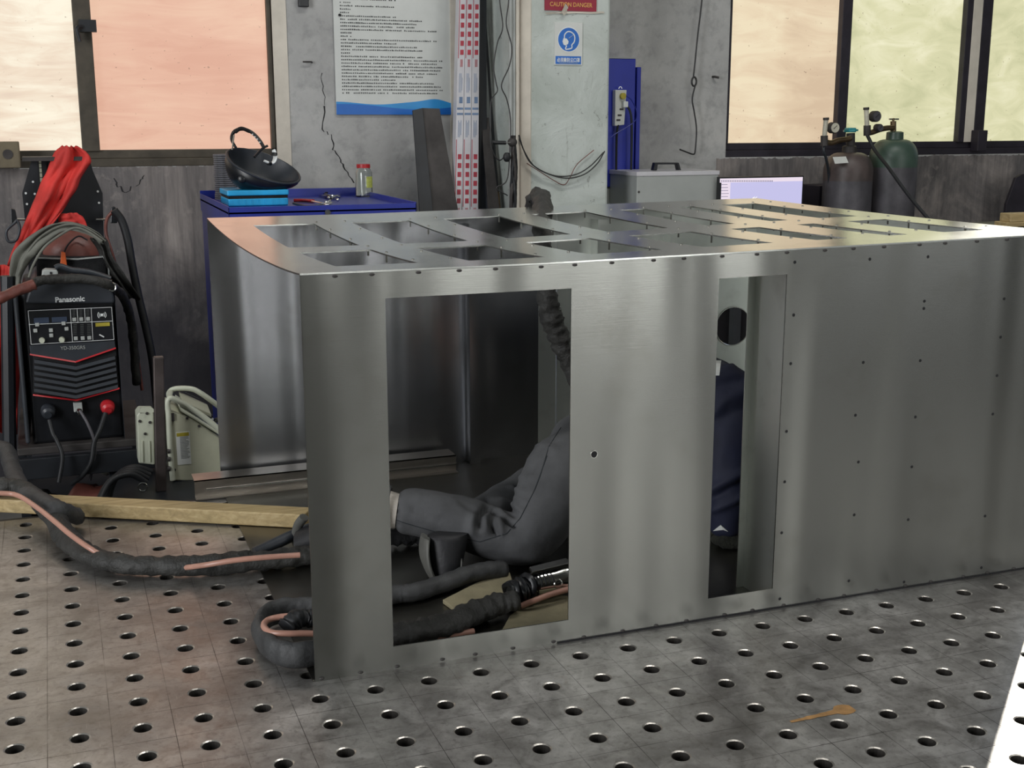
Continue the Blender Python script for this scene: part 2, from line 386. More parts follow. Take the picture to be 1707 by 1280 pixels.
def text(name, body, size, mat, p0, xdir, updir, parent=None, ext=.0004, align='LEFT', width=None, bold=0):
    cu = bpy.data.curves.new(name, 'FONT'); cu.body = body; cu.size = size; cu.extrude = ext; cu.align_x = align; cu.offset = bold
    o = bpy.data.objects.new(name, cu); COL.objects.link(o)
    dg = bpy.context.evaluated_depsgraph_get(); me = bpy.data.meshes.new_from_object(o.evaluated_get(dg), depsgraph=dg)
    bpy.data.objects.remove(o); o = bpy.data.objects.new(name, me); COL.objects.link(o)
    x = Vector(xdir).normalized(); u = Vector(updir).normalized(); n = x.cross(u)
    sx = 1
    if width and len(me.vertices):
        xs = [v.co.x for v in me.vertices]; sx = width/max(1e-6, max(xs)-min(xs))
    mw = Matrix(((x.x*sx, u.x, n.x, p0[0]), (x.y*sx, u.y, n.y, p0[1]), (x.z*sx, u.z, n.z, p0[2]), (0, 0, 0, 1)))
    me.transform(Matrix.Translation(-Vector(p0)) @ mw); me.materials.clear(); me.materials.append(MT[mat])
    o.location = Vector(p0)
    if parent is not None: o.parent = parent; o.location = Vector(p0)-world_loc(parent)
    return o

# ================================================================== the room
FL = -.55; WY = 3.7; CE = 5.0
struct(MB().box((-5, -8, FL-.1), (10, WY+.3, FL)).build('floor', 'concrete_floor'))
struct(MB().box((-5.2, -8.2, CE), (10.2, WY+.3, CE+.1)).build('ceiling', 'ceiling'))
struct(MB().box((-5.2, -8, FL), (-5, WY+.3, CE)).build('wall_left', 'side_wall'))
struct(MB().box((10, -8, FL), (10.2, WY+.3, CE)).build('wall_right', 'side_wall'))
struct(MB().box((-5.2, -8.2, FL), (10.2, -8, CE)).build('wall_front', 'side_wall'))
wb = MB()
LW = (-2.2, 1.10, .80, 2.9); RW = (3.433, 5.55, .807, 2.9); SW = (5.85, 8.6, .85, 4.6); T = .28
xs = [-5, LW[0], LW[1], RW[0], RW[1], SW[0], SW[1], 10]
for i in range(0, 8, 2): wb.box((xs[i], WY, FL), (xs[i+1], WY+T, CE))
for (a, b, c, d) in (LW, RW, SW):
    wb.box((a, WY, FL), (b, WY+T, c)); wb.box((a, WY, d), (b, WY+T, CE))
struct(wb.build('wall_back', 'wall'))
struct(MB().box((1.10, WY-.004, .79), (1.165, WY+.02, 2.95)).build('trim_1', 'reveal'))
# cracks in the plaster
def crack(pts, wd):
    m = MB(); P = [at(u, v, y=WY-.001) for u, v in pts]; Q = []
    for a, b in zip(P, P[1:]):
        for k in range(4):
            t = k/4; Q.append(a.lerp(b, t)+Vector((random.uniform(-1, 1)*.006, 0, random.uniform(-1, 1)*.006)))
    Q.append(P[-1])
    m.sheet([[q+Vector((-wd*random.uniform(.3, 1), 0, 0)) for q in Q], [q+Vector((wd*random.uniform(.3, 1), 0, 0)) for q in Q]])
    struct(m.build('trim_4', 'hole'))
crack([(541, 175), (539, 215), (552, 226), (556, 248), (568, 265), (575, 282), (590, 305)], .004)
crack([(535, 120), (540, 150), (541, 175)], .0025)
crack([(192, 296), (196, 310), (210, 320), (232, 305), (240, 292)], .004)

# window 1 (behind the cart and the welder)
def window(num, x0, x1, z0, z1, fr, panes, mulls, matf):
    """panes: (xa, xb, material); mulls: (xa, xb, material)"""
    w_ = struct(thing('window_%d' % num, '', '', ((x0+x1)/2, WY, z0)))
    for k_ in ('label', 'category'): del w_[k_]
    y = WY+.03
    f = MB(); f.box((x0, y-.03, z0), (x1, y+.06, z0+.035)); f.box((x0, y-.01, z0+.035), (x1, y+.06, z0+fr))
    f.box((x1-.02, y-.02, z0+fr), (x1, y+.06, z1)); f.box((x0, y-.02, z0+fr), (x0+.02, y+.06, z1)); f.box((x0, y-.02, z1-.05), (x1, y+.06, z1))
    f.build('window_frame', matf, w_, bevel=.003)
    for a, b, m_ in mulls: MB().box((a, y-.028, z0+fr-.005), (b, y+.05, z1-.04)).build('mullion', m_, w_, bevel=.003)
    for a, b, m_ in panes: MB().box((a, y+.012, z0+fr-.01), (b, y+.022, z1-.03)).build('pane', m_, w_)
    return w_
w1 = window(1, LW[0], LW[1], LW[2], LW[3], .072, [(LW[0]+.01, .29, 'pane_cream'), (.30, 1.085, 'pane_peach')], [(.262, .335, 'mullion'), (-1.0, -.93, 'mullion')], 'mullion')
w2 = window(2, RW[0], RW[1], RW[2], RW[3], .072, [(RW[0]+.01, 4.13, 'pane_warm'), (4.16, 4.97, 'pane_green'), (5.06, RW[1]-.01, 'pane_green')],
            [(4.115, 4.175, 'mullion_dark'), (4.925, 4.965, 'mullion_dark'), (4.965, 5.03, 'pane_warm'), (5.03, 5.10, 'mullion_dark')], 'mullion_dark')
# the pale strip of window 2 is bare wood, not glass
for o in w2.children:
    if o.name.startswith('mullion') and o.data.materials[0] == MT['pane_warm']: o.data.materials[0] = MT['reveal']; o.name = 'timber_strip'
# latch on the mullion of window 1
lt = MB(); a = at(140, 45, y=WY-.02); lt.box((a.x-.02, WY-.03, a.z-.02), (a.x+.05, WY+.0, a.z+.03)); b = at(133, 70, y=WY-.02)
lt.tube(cr([(a.x-.01, WY-.035, a.z), (a.x-.03, WY-.05, a.z-.01), (b.x, WY-.05, b.z)]), .009); lt.build('window_latch', 'black_metal', w1)

# timber block with a knot on the sill, at the frame's edge
a = at(0, 280, y=3.6); b = at(31, 236, y=3.6)
tb = thing('timber_block', 'weathered timber block with a dark bolt hole, standing under the cream window pane', 'wood block', (b.x-.1, 3.6, a.z))
MB().box((b.x-.14, 3.58, a.z), (b.x, 3.69, b.z)).build('block', 'timber', tb, bevel=.004)
MB().cyl((at(13, 257, y=3.58).x, 3.577, at(13, 257, y=3.58).z), (at(13, 257, y=3.58).x, 3.585, at(13, 257, y=3.58).z), .02).build('bolt', 'dark_metal', tb)
# dark steel lug on the frame of window 2
a = at(1625, 252, y=3.66); b = at(1643, 217, y=3.66)
tag(MB().box((a.x, 3.64, a.z), (b.x, 3.70, b.z)).build('steel_lug', 'mullion_dark', bevel=.003), 'small dark steel lug on the sill by the far green pane', 'bracket')

# pillar
px0, px1, py0 = 2.10, 2.53, 3.2
pl = MB()
pl.box((px0, py0, FL), (px1, WY, CE))
struct(pl.build('column', 'pillar', bevel=.012))
struct(MB().box((px0-.004, py0-.003, .1), (px0+.05, py0+.02, CE)).build('trim_2', 'reveal', bevel=.006))
# white band of wall beside the pillar
struct(MB().box((1.93, WY-.02, .3), (2.0, WY, CE)).build('trim_3', 'reveal'))

# lamp bodies added out of view, to go with the overhead fill lights
for x, y in ((2.2, .4), (4.5, -2.0)):
    l_ = thing('added_ceiling_lamp', 'added unseen ceiling lamp body hanging over %s' % ('the welding table' if x < 3 else 'the workshop floor'), 'lamp', (x, y, 4.7))
    MB().box((x-1.4, y-.3, 4.72), (x+1.4, y+.3, 4.82)).build('housing', 'light_grey', l_)
    for s_ in (-1, 1): MB().cyl((x+s_*1.2, y, 4.82), (x+s_*1.2, y, CE), .01).build('hanger', 'black_metal', l_)

# ================================================================== welding table
TX0, TX1, TY0, TY1 = -1.35, 3.45, -1.25, 1.25
tbl = thing('welding_table', 'large ground-steel welding table with a grid of round bored holes', 'welding table', ((TX0+TX1)/2, (TY0+TY1)/2, FL))
top = MB(); NS = 20; cs = [(math.cos(2*math.pi*(i+.5)/NS), math.sin(2*math.pi*(i+.5)/NS)) for i in range(NS)]
nx = round((TX1-TX0)/.1); ny = round((TY1-TY0)/.1)
for i in range(nx):
    for j in range(ny):
        cx = TX0+.05+.1*i; cy = TY0+.05+.1*j
        if .53 < cx < 2.1 and .12 < cy < 1.3:      # under the floor sheet of the enclosure
            top.m = 0; top.add([(cx-.05, cy-.05, 0), (cx+.05, cy-.05, 0), (cx+.05, cy+.05, 0), (cx-.05, cy+.05, 0)], [(0, 1, 2, 3)]); continue
        sq = []
        for c, s in cs:
            k = .05/max(abs(c), abs(s)); sq.append((cx+c*k, cy+s*k, 0))
        # put square corners in
        ring1 = [(cx+c*.0174, cy+s*.0174, 0) for c, s in cs]; ring2 = [(cx+c*.0148, cy+s*.0148, -.0015) for c, s in cs]; ring3 = [(cx+c*.0148, cy+s*.0148, -.025) for c, s in cs]
        o = NS
        top.m = 0; corner = []
        V = sq+ring1; F = []
        qn = {}
        for q_, (a_, b_) in enumerate(((1, 1), (-1, 1), (-1, -1), (1, -1))): V.append((cx+a_*.05, cy+b_*.05, 0)); qn[(a_, b_)] = 2*NS+q_
        for k in range(NS):
            k2 = (k+1) % NS; p, q = sq[k], sq[k2]
            onx_ = lambda P: abs(abs(P[0]-cx)-.05) < 1e-6
            if onx_(p) != onx_(q):
                cc = qn[(1 if (p[0]+q[0])/2 > cx else -1, 1 if (p[1]+q[1])/2 > cy else -1)]; F.append((k, cc, k2, o+k2, o+k))
            else: F.append((k, k2, o+k2, o+k))
        top.add(V, F)
        top.m = 1; top.add(ring1+ring2, [(k, (k+1) % NS, NS+(k+1) % NS, NS+k) for k in range(NS)])
        top.m = 2; top.add(ring2+ring3, [(k, (k+1) % NS, NS+(k+1) % NS, NS+k) for k in range(NS)])
tp = top.build('perforated_tabletop', ['table', 'chamfer', 'hole_wall'], tbl)
sk = MB(); sk.box((TX0, TY1, -.15), (TX1, TY1+.016, -.0005)); sk.box((TX0, TY0, -.15), (TX1, TY0+.02, -.0005)); sk.box((TX0, TY1-.02, -.15), (TX1, TY1, -.0005)); sk.box((TX0, TY0, -.15), (TX0+.02, TY1, -.0005)); sk.box((TX1-.02, TY0, -.15), (TX1, TY1, -.0005))
sk.build('side_skirt', 'dark_metal', tbl)
MB().box((TX0+.02, TY0+.02, -.06), (TX1-.02, TY1-.02, -.05)).build('lower_plate', 'hole', tbl)
for x in (TX0+.2, (TX0+TX1)/2, TX1-.2):
    for y in (TY0+.2, TY1-.2): MB().box((x-.06, y-.06, FL), (x+.06, y+.06, -.06)).build('leg', 'dark_metal', tbl, bevel=.004)
# orange chalk/rust streak on the tabletop
st = MB(); a = at(1318, 1203, z=.0006); b = at(1422, 1180, z=.0006); n_ = 14; up_, dn_ = [], []
for k in range(n_+1):
    t = k/n_; p = a.lerp(b, t); wdt = .006*(.6+t)*(1+.5*noise.noise(Vector((k*.9, 1, 1))))+(.01 if k in (11, 12, 13) else 0)
    up_.append(p+Vector((0, wdt, 0))); dn_.append(p-Vector((0, wdt*.8, 0)))
st.sheet([dn_, up_]); MT['streak'] = plain('orange_rust_mark', 'a07a4c', .55, .2, .3, 40); st.build('rust_mark', 'streak', tbl)

# ================================================================== steel enclosure
BX0, BX1, BY0, BY1, BH = .505, 2.19, .07, 1.36, .74
def lift(x): return .014*max(0, min(1, (x-.95)/1.15))
def topz(x, y): return BH+lift(x)-.019*max(0, math.sin(math.pi*min(1, max(0, (y-BY0)/(BY1-BY0)))))**.8*(1-.75*max(0, min(1, (x-1.0)/1.0)))
enc = thing('steel_enclosure', 'long open-ended brushed sheet-steel enclosure standing on the perforated welding table', 'enclosure', (BX0, BY0, 0))
TH = .003
def gridplate(xcuts, ycuts, hole, fz, th, name, mat, parent, fillx=.05):
    """plate over the cut lines with hole(xm, ym) left open; fz(a, b, side) gives the 3D point"""
    def dens(c):
        o = []
        for a, b in zip(c, c[1:]):
            k = max(1, int((b-a)/fillx+.5)); o += [a+(b-a)*i/k for i in range(k)]
        return o+[c[-1]]
    X, Y = dens(xcuts), dens(ycuts); m = MB(); idx = {}; V = []; F = []
    solid = {}
    for i in range(len(X)-1):
        for j in range(len(Y)-1): solid[(i, j)] = not hole((X[i]+X[i+1])/2, (Y[j]+Y[j+1])/2)
    def vid(i, j, s):
        if (i, j, s) not in idx: idx[(i, j, s)] = len(V); V.append(fz(X[i], Y[j], s*th))
        return idx[(i, j, s)]
    for (i, j), ok in solid.items():
        if not ok: continue
        q = [(i, j), (i+1, j), (i+1, j+1), (i, j+1)]
        F.append([vid(a, b, 0) for a, b in q]); F.append([vid(a, b, 1) for a, b in q[::-1]])
        for (a, b), (c, d), nb in ((q[0], q[1], (i, j-1)), (q[1], q[2], (i+1, j)), (q[2], q[3], (i, j+1)), (q[3], q[0], (i-1, j))):
            if not solid.get(nb, False): F.append([vid(c, d, 0), vid(a, b, 0), vid(a, b, 1), vid(c, d, 1)])
    m.add(V, F); return m.build(name, mat, parent, smooth=True, angle=30)
# front panel with its two cutouts and the round hole
C1 = (.652, 1.003, .045, .693); C2 = (1.311, 1.463, .045, .694)
inr = lambda x, z, c: c[0] < x < c[1] and c[2] < z < c[3]
def front_z(x, z): return z*(1+lift(x)/BH)
gridplate([BX0, C1[0], C1[1], C2[0], C2[1], BX1], [0, .045, .6935, BH-.0005],
          lambda x, z: inr(x, z, C1) or inr(x, z, C2), lambda x, z, t: (x, BY0-TH+t, front_z(x, z)), TH, 'front_panel', 'steel_panel', enc)
# back wall: dull sheet, then a brighter liner with a round port
def bz(x, z): return z*(1+lift(x)/BH)
gridplate([BX0, 1.452], [0, BH-.0005], lambda x, z: False, lambda x, z, t: (x, BY1-TH+t, bz(x, z)), TH, 'back_panel', 'steel_inner', enc)
lb = MB(); NSG = 40; pc = (2.115, .357); pr = .062
def ringplate(m, x0, x1, z0, z1, cx, cz, r, y, th):
    A = []; B = []
    ang = [2*math.pi*k/NSG for k in range(NSG)]+[math.atan2(z-cz, x-cx) % (2*math.pi) for x in (x0, x1) for z in (z0, z1)]; ang.sort()
    for an in ang:
        c, s = math.cos(an), math.sin(an); k = min(((x1-cx)/c if c > 1e-9 else (x0-cx)/c if c < -1e-9 else 9), ((z1-cz)/s if s > 1e-9 else (z0-cz)/s if s < -1e-9 else 9))
        A.append((cx+c*k, cz+s*k)); B.append((cx+c*r, cz+s*r))
    n = len(A); V = [(x, y, z) for x, z in A]+[(x, y, z) for x, z in B]+[(x, y+th, z) for x, z in A]+[(x, y+th, z) for x, z in B]
    F = []
    for k in range(n):
        k2 = (k+1) % n; F += [(k, k2, n+k2, n+k), (2*n+k2, 2*n+k, 3*n+k, 3*n+k2), (n+k, n+k2, 3*n+k2, 3*n+k), (k2, k, 2*n+k, 2*n+k2)]
    m.add(V, F)
lb.box((1.452, BY1-TH, 0), (1.509, BY1, BH)); lb.box((1.511, BY1-TH, 0), (2.0, BY1, BH+.006)); ringplate(lb, 2.0, BX1, 0, BH+.012, pc[0], pc[1], pr, BY1-TH, TH)
lb.build('back_liner', 'steel_liner', enc)
pcm = MB(); pcm.tube([(pc[0]+math.cos(a_)*pr, BY1-.004, pc[1]+math.sin(a_)*pr) for a_ in [2*math.pi*k/40 for k in range(40)]], .0022, 6, closed=True)
pcm.build('port_rim', 'chrome', enc, smooth=True)
# end wall, floor sheet, stiffener
MB().box((BX1-TH, BY0, 0), (BX1, BY1, BH+.006)).build('end_panel', 'steel_liner', enc)
MB().box((BX0-.004, BY0, .0005), (BX1, BY1, .0035)).build('floor_sheet', 'steel_floor', enc)
sf = MB(); sf.box((1.468, BY0, .004), (1.471, .192, BH-.004)); sf.box((1.452, .189, .004), (1.471, .192, BH-.004)); sf.build('stiffener', 'steel_liner', enc)
for x in (1.22, 1.62, 1.86):
    s2 = MB(); s2.box((x, BY1-.05, .004), (x+.003, BY1-TH, BH-.03)); s2.box((x, BY1-.052, .004), (x+.03, BY1-.049, BH-.03)); s2.build('upright', 'steel_inner' if x < 1.4 else 'steel_liner', enc)
# top plate with 14 openings
XO = [(.60, .757), (.857, 1.012), (1.108, 1.268), (1.365, 1.527), (1.633, 1.712), (1.818, 1.866), (1.962, 2.075)]
YO = [(.222, .578), (.69, 1.19)]
xc = [BX0]+[v for p in XO for v in p]+[BX1]; yc = [BY0-TH]+[v for p in YO for v in p]+[BY1]
def tophole(x, y): return any(a < x < b for a, b in XO) and any(a < y < b for a, b in YO)
gridplate(xc, yc, tophole, lambda x, y, t: (x, y, topz(x, y)+t), TH, 'top_plate', 'steel_top', enc)
# studs hanging from the ribs, tack welds on the long edges: one of each, then copies
def copies(proto, pts):
    for k, p in enumerate(pts):
        o = proto if k == 0 else proto.copy()
        if k: COL.objects.link(o); o.parent = proto.parent
        o.location = Vector(p)-world_loc(o.parent)
m = MB(); m.cyl((0, 0, .003), (0, 0, -.018), .0022, 8); m.ball((0, 0, TH+.0005), .0035, 5, (1, 1, .5)); stud = m.build('stud', 'rivet', enc, smooth=True)
pts = []
for i, (a, b) in enumerate(zip([p[1] for p in XO], [p[0] for p in XO[1:]]+[BX1-.03])):
    for y in (.30, .50, .66, .83, 1.05, 1.22):
        for dx in (.012, b-a-.012): pts.append((a+dx, y, topz(a+dx, y)))
copies(stud, pts)
m = MB(); m.ball((0, 0, 0), .0036, 6, (1.4, .7, .8)); tack = m.build('tack_weld', 'dark_metal', enc, smooth=True)
pts = []
for zz in (0, 1):
    x = BX0+.012 if zz == 0 else BX0+.06
    while x < BX1: pts.append((x, BY0-TH-.0005, .005 if not zz else BH+lift(x)-.004)); x += .076+.012*math.sin(x*31)
copies(tack, pts)
# small bored holes in the front panel: dark recessed discs
def fpix(u, v): return at(u, v, y=BY0-TH)
for u, v, r_ in ((990, 757, .0065),):
    p = fpix(u, v); m = MB(); m.lathe([(r_, .0), (r_, .0006)], p, 24, (0, -1, 0)); m.build('bore', 'hole', enc)
    m = MB(); m.tube([p+Vector((math.cos(k*.31416)*r_*1.08, -.0008, math.sin(k*.31416)*r_*1.08)) for k in range(20)], .0008, 6, closed=True); m.build('bore_rim', 'chrome', enc, smooth=True)
m = MB(); m.lathe([(.0034, 0), (.003, .0006)], (0, 0, 0), 12, (0, -1, 0)); pin = m.build('pin_hole', 'hole', enc)
copies(pin, [fpix(u, v) for u, v in [(1323, 525), (1318, 606), (1311, 719), (1308, 803), (1303, 888), (1300, 998), (1439, 604), (1426, 692), (1424, 858), (1415, 968), (1431, 770), (1547, 428), (1541, 502),
    (1540, 514), (1534, 601), (1526, 695), (1520, 778), (1514, 866), (1507, 970), (1674, 498), (1668, 562), (1662, 626), (1655, 690), (1642, 860), (1636, 946), (1325, 437), (1450, 432)]])
a = fpix(1640, 964); b = fpix(1672, 958); MB().tube([a+Vector((0, -.004, 0)), b+Vector((0, -.004, 0))], .002, 8).build('edge_pin', 'chrome', enc)
# thin dark strip along the foot of the panel
MB().box((.98, BY0-TH-.002, .0), (BX1, BY0-TH, .0035)).build('foot_strip', 'hole', enc)

# ---- bent steel profile lying along the back wall and sticking out of the open end
pf = thing('steel_profile', 'bent brushed-steel channel sticking out of the open end beside the timber beam', 'metal profile', (.42, 1.3, 0))
x0, x1 = at(326, 838, y=1.26).x, 1.16
m = MB(); m.box((x0, 1.262, .004), (x1, 1.265, .052)); m.box((x0, 1.262, .049), (x1, 1.335, .052)); m.box((x0, 1.24, .004), (x1, 1.262, .007)); m.build('channel', 'profile', pf)
m = MB(); m.box((x0+.03, 1.2585, .024), (x1, 1.262, .0275)); m.build('fold_line', 'chrome', pf)

# ---- timber beam
a = at(131, 864, z=0); b = at(508, 884, z=0); d = (b-a).normalized(); nrm = Vector((-d.y, d.x, 0))
a2 = a-d*.75; wdt = .062; hgt = .036
bm_ = MB().prism([a2, b, b+nrm*wdt, a2+nrm*wdt], (0, 0, hgt)); wbm = bm_.build('timber_beam', 'wood', bevel=.003)
wbm.location.z += .0045
tag(wbm, 'long pale pine timber beam lying across the rear of the table', 'wooden beam')

# ================================================================== left side: welder on its cart
WYD = 2.2
def W(u, v, dy=0.0): return at(u, v, y=WYD+dy)
def poly(pts, dy, d, name, mat, parent, bevel=0.0, Y=None, **k):
    """pixel outline on the plane y, thickened backwards by d"""
    P = [at(u, v, y=(WYD if Y is None else Y)+dy) for u, v in pts]
    return MB().prism(P, (0, d, 0)).build(name, mat, parent, bevel=bevel, **k)
xl, xr, zt, zb = W(38, 600).x, W(205, 600).x, W(120, 482).z, W(120, 738).z
wel = thing('welding_machine', 'black arc welding power source with a control panel and chevron grille', 'welding machine', ((xl+xr)/2, WYD, zb))
MB().box((xl+.01, WYD+.02, zb), (xr-.01, WYD+.5, zt)).build('housing', 'black_plastic', wel, bevel=.01)
for a_, b_ in (((29, 492), (43, 740)), ((191, 483), (208, 733))):
    p = W(*a_); q = W(*b_); m = MB()
    m.prism([(p.x, WYD-.005, q.z), (q.x, WYD-.005, q.z), (q.x, WYD-.005, p.z), (p.x, WYD-.005, p.z)], (0, .5, 0)); m.build('side_frame', 'grey_plastic', wel, bevel=.008, seg=3)
poly([(42, 506), (50, 479), (57, 471), (178, 464), (186, 470), (191, 500), (190, 506)], -.012, .5, 'top_cowl', 'grey_plastic', wel, .006)
m = MB(); e = W(187, 478); m.tube([e+Vector((math.cos(t)*.011, -.012, math.sin(t)*.013)) for t in [2*math.pi*k/20 for k in range(20)]], .0035, 8, closed=True); m.build('eye_bolt', 'chrome', wel, smooth=True)
p = W(92, 504, -.0135); q = W(141, 502, -.0135)
text('logo_lettering', 'Panasonic', .024, 'white', p, (1, 0, 0), (0, 0, 1), wel, width=q.x-p.x, bold=.0006)
cp = poly([(46, 517), (187, 511), (191, 567), (52, 575)], -.004, .03, 'control_panel', 'black_plastic', wel, .001)
def pline(pts, Y, r, name, mat, parent, closed=False, flat=1, dz=0, smooth=True):
    return MB().tube([at(u, v, y=Y) for u, v in pts], r, 6, closed=closed).build(name, mat, parent, smooth=smooth)
m = MB()
for a_, b_ in (((47, 518), (186, 512)), ((186, 512), (190, 566)), ((190, 566), (52, 574)), ((52, 574), (47, 518)), ((48, 541), (187, 535)), ((117, 515), (121, 570)), ((128.5, 515), (130, 537)), ((141, 514), (142, 536)), ((152, 514), (155, 568))):
    m.tube([at(*a_, y=WYD-.0055), at(*b_, y=WYD-.0055)], .0009, 5)
m.build('printed_frame_lines', 'white', cp)
for a_, b_ in (((56, 530), (82, 538)), ((86, 529), (112, 536))):
    p, q = W(*a_, -.0055), W(*b_, -.0055); MB().box((p.x, WYD-.0065, q.z), (q.x, WYD-.0045, p.z)).build('display', 'display', cp)
btn = [(62, 541), (106, 539), (59, 551), (85, 550.5), (85.5, 559), (111, 548), (124, 532.5), (135.5, 532), (147, 531.5), (126.5, 564), (138, 563.5), (149, 563)]
for u, v in btn:
    p = W(u, v, -.006); MB().box((p.x-.006, WYD-.009, p.z-.006), (p.x+.006, WYD-.004, p.z+.006)).build('button', 'light_grey', cp, bevel=.0015)
for u, v in ((70, 567), (103, 566)):
    p = W(u, v, -.004); m = MB(); m.cyl(p, p-Vector((0, .014, 0)), .0095, 20, .008); m.build('dial', 'white_paint', cp, smooth=True)
p = W(169, 560, -.006); m = MB(); m.tube([p+Vector((-.006, 0, .005)), p+Vector((.008, 0, -.004))], .0022, 6); m.build('key_switch', 'white', cp)
p = W(170, 525, -.006); m = MB()
for k, r_ in enumerate((.008, .013)):
    for s_ in (0, math.pi): m.tube([p+Vector((math.cos(t+s_)*r_, 0, math.sin(t+s_)*r_)) for t in [(-.8+.2*j) for j in range(9)]], .0012, 5)
m.ball(p, .005, 6, (1, .3, 1)); m.build('signal_emblem', 'white', cp)
m = MB(); p, q = W(159, 538.5, -.0055), W(183, 543, -.0055); m.box((p.x, WYD-.0062, q.z), (q.x, WYD-.0045, p.z)); m.build('yellow_strip', 'yellow', cp)
m = MB()
for cx_ in (123.5, 135, 146.5):
    for k in range(5): p = W(cx_, 517+k*2.6, -.0055); m.box((p.x-.005, WYD-.006, p.z-.0009), (p.x+.004, WYD-.0045, p.z+.0009))
    for k in range(7): p = W(cx_+2, 541+k*2.7, -.0055); m.box((p.x-.006, WYD-.006, p.z-.0009), (p.x+.005, WYD-.0045, p.z+.0009))
m.build('printed_scale_text', 'ink', cp)
fp = poly([(49, 576), (191, 568), (193, 581), (126, 604), (51, 592)], -.003, .03, 'name_plate', 'grey_plastic', wel, .001)
p = W(101, 583, -.0045); q = W(142, 581, -.0045)
text('model_lettering', 'YD-350GR5', .016, 'light_grey', p, (1, 0, -.03), (0, 0, 1), fp, width=q.x-p.x)
def chev(L, Cc, Rr, th, Y, name, mat, parent, d=.014, tilt=0):
    P = [at(L[0], L[1], y=Y), at(Cc[0], Cc[1], y=Y-tilt), at(Rr[0], Rr[1], y=Y)]; m = MB()
    rg = [[p+Vector((0, 0, th)), p+Vector((0, d, th*.6)), p+Vector((0, d, -th)), p+Vector((0, -.004, -th))] for p in P]
    m.rings(rg); return m.build(name, mat, parent)
chev((50, 590.5), (126, 603), (193, 580), .0022, WYD-.004, 'red_trim', 'red', wel, .01)
chev((55, 658), (127, 667), (199, 647), .0022, WYD-.004, 'red_trim', 'red', wel, .01)
gr_ = poly([(55, 593), (127, 605), (193, 583), (198, 645), (127, 664), (55, 655)], .012, .01, 'grille_back', 'hole', wel)
for k in range(6):
    chev((57, 602+k*9.6), (127, 613.5+k*9.6), (192+k*.9, 596+k*9.6), .0052, WYD-.002, 'louvre', 'grey_plastic', wel, .016, .012)
for u, v, mt in ((80, 683, 'grey_plastic'), (179, 676, 'red'), (131, 680, 'chrome')):
    p = W(u, v, .018); m = MB(); r_ = .022 if mt != 'chrome' else .010
    m.lathe([(r_*1.05, 0), (r_*1.05, .012), (r_*.9, .028), (r_*.55, .034), (r_*.5, .04)], p, 24, (0, -1, -.25)); m.build('connector', mt, wel, smooth=True)
m = MB(); p, q = W(122, 672, -.001), W(138, 686, -.001); m.box((p.x, WYD-.001, q.z), (q.x, WYD+.03, p.z)); m.build('socket_plate', 'light_grey', wel, bevel=.002)
MB().tube(cr([W(82, 700, -.03), W(88, 722, -.05), W(95, 735, -.06), W(104, 762, -.08), W(98, 804, -.1)]), .007, 10).build('power_lead', 'rubber', wel, smooth=True)
MB().tube(cr([W(133, 684, -.03), W(146, 706, -.05), W(157, 735, -.06), W(158, 760, -.05), W(150, 800, -.02)]), .005, 10).build('control_lead', 'cyl_grey', wel, smooth=True)
MB().tube(cr([W(176, 688, -.03), W(167, 715, -.05), W(157, 738, -.06), W(152, 770, -.07), W(138, 792, -.05), W(120, 806, .0)]), .008, 10).build('earth_lead', 'rubber', wel, smooth=True)

cart = thing('welder_cart', 'dark two-tier trolley carrying the arc welder, with upright rack behind', 'trolley', ((xl+xr)/2, WYD+.2, FL))
MB().box((xl-.04, WYD-.02, zb-.025), (xr+.06, WYD+.6, zb)).build('upper_shelf', 'dark_metal', cart, bevel=.003)
MB().box((xl-.04, WYD-.05, zb-.10), (xr+.08, WYD-.02, zb-.03)).build('cross_beam', 'black_metal', cart, bevel=.003)
MB().box((xl-.04, WYD-.04, -.33), (xr+.08, WYD+.6, -.30)).build('lower_shelf', 'black_metal', cart, bevel=.003)
for x in (xl-.03, xr+.05):
    for y in (WYD+.02, WYD+.55): MB().box((x-.015, y-.015, -.49), (x+.015, y+.015, zb-.02)).build('upright', 'black_metal', cart); MB().cyl((x-.018, y, -.495), (x+.018, y, -.495), .055, 20).build('wheel', 'rubber', cart, smooth=True)
RKY = 2.74
rp = poly([(54, 262), (150, 268), (155, 285), (171, 322), (173, 395), (170, 480), (50, 480), (42, 372), (37, 322)], 0, .006, 'rack_panel', 'black_metal', cart, Y=RKY)
poly([(63, 265), (78, 266), (80, 450), (66, 450)], -.004, .004, 'rack_groove', 'hole', cart, Y=RKY)
for k in range(6):
    p = at(66.5+.6*k, 268+k*8, y=RKY-.006); MB().box((p.x-.004, RKY-.006, p.z-.007), (p.x+.004, RKY-.0035, p.z+.007)).build('slot', 'cream', cart)
for u, v in ((55, 303), (43, 322), (58, 323), (45, 340), (163, 319), (165, 338)):
    p = at(u, v, y=RKY); MB().cyl(p-Vector((0, .003, 0)), p, .004, 10).build('rivet', 'white', cart)
p = at(36, 256, y=RKY-.1); q = at(95, 262, y=RKY); MB().box((p.x, RKY-.1, q.z-.01), (q.x+.1, RKY, q.z+.004)).build('rack_cap', 'dark_metal', cart)
for a_, b_ in (((160, 366), (180, 366)), ((24, 366), (42, 366))):
    MB().tube([at(*a_, y=RKY-.08), at(*b_, y=RKY-.08)], .004, 8).build('peg', 'bright', cart)
m = MB(); m.prism([at(184, 372, y=RKY-.1), at(196, 372, y=RKY-.1), at(194, 347, y=RKY-.1), at(190, 343, y=RKY-.1), at(185, 347, y=RKY-.1)], (0, .012, 0)); m.build('cable_hook', 'black_plastic', cart, bevel=.003)
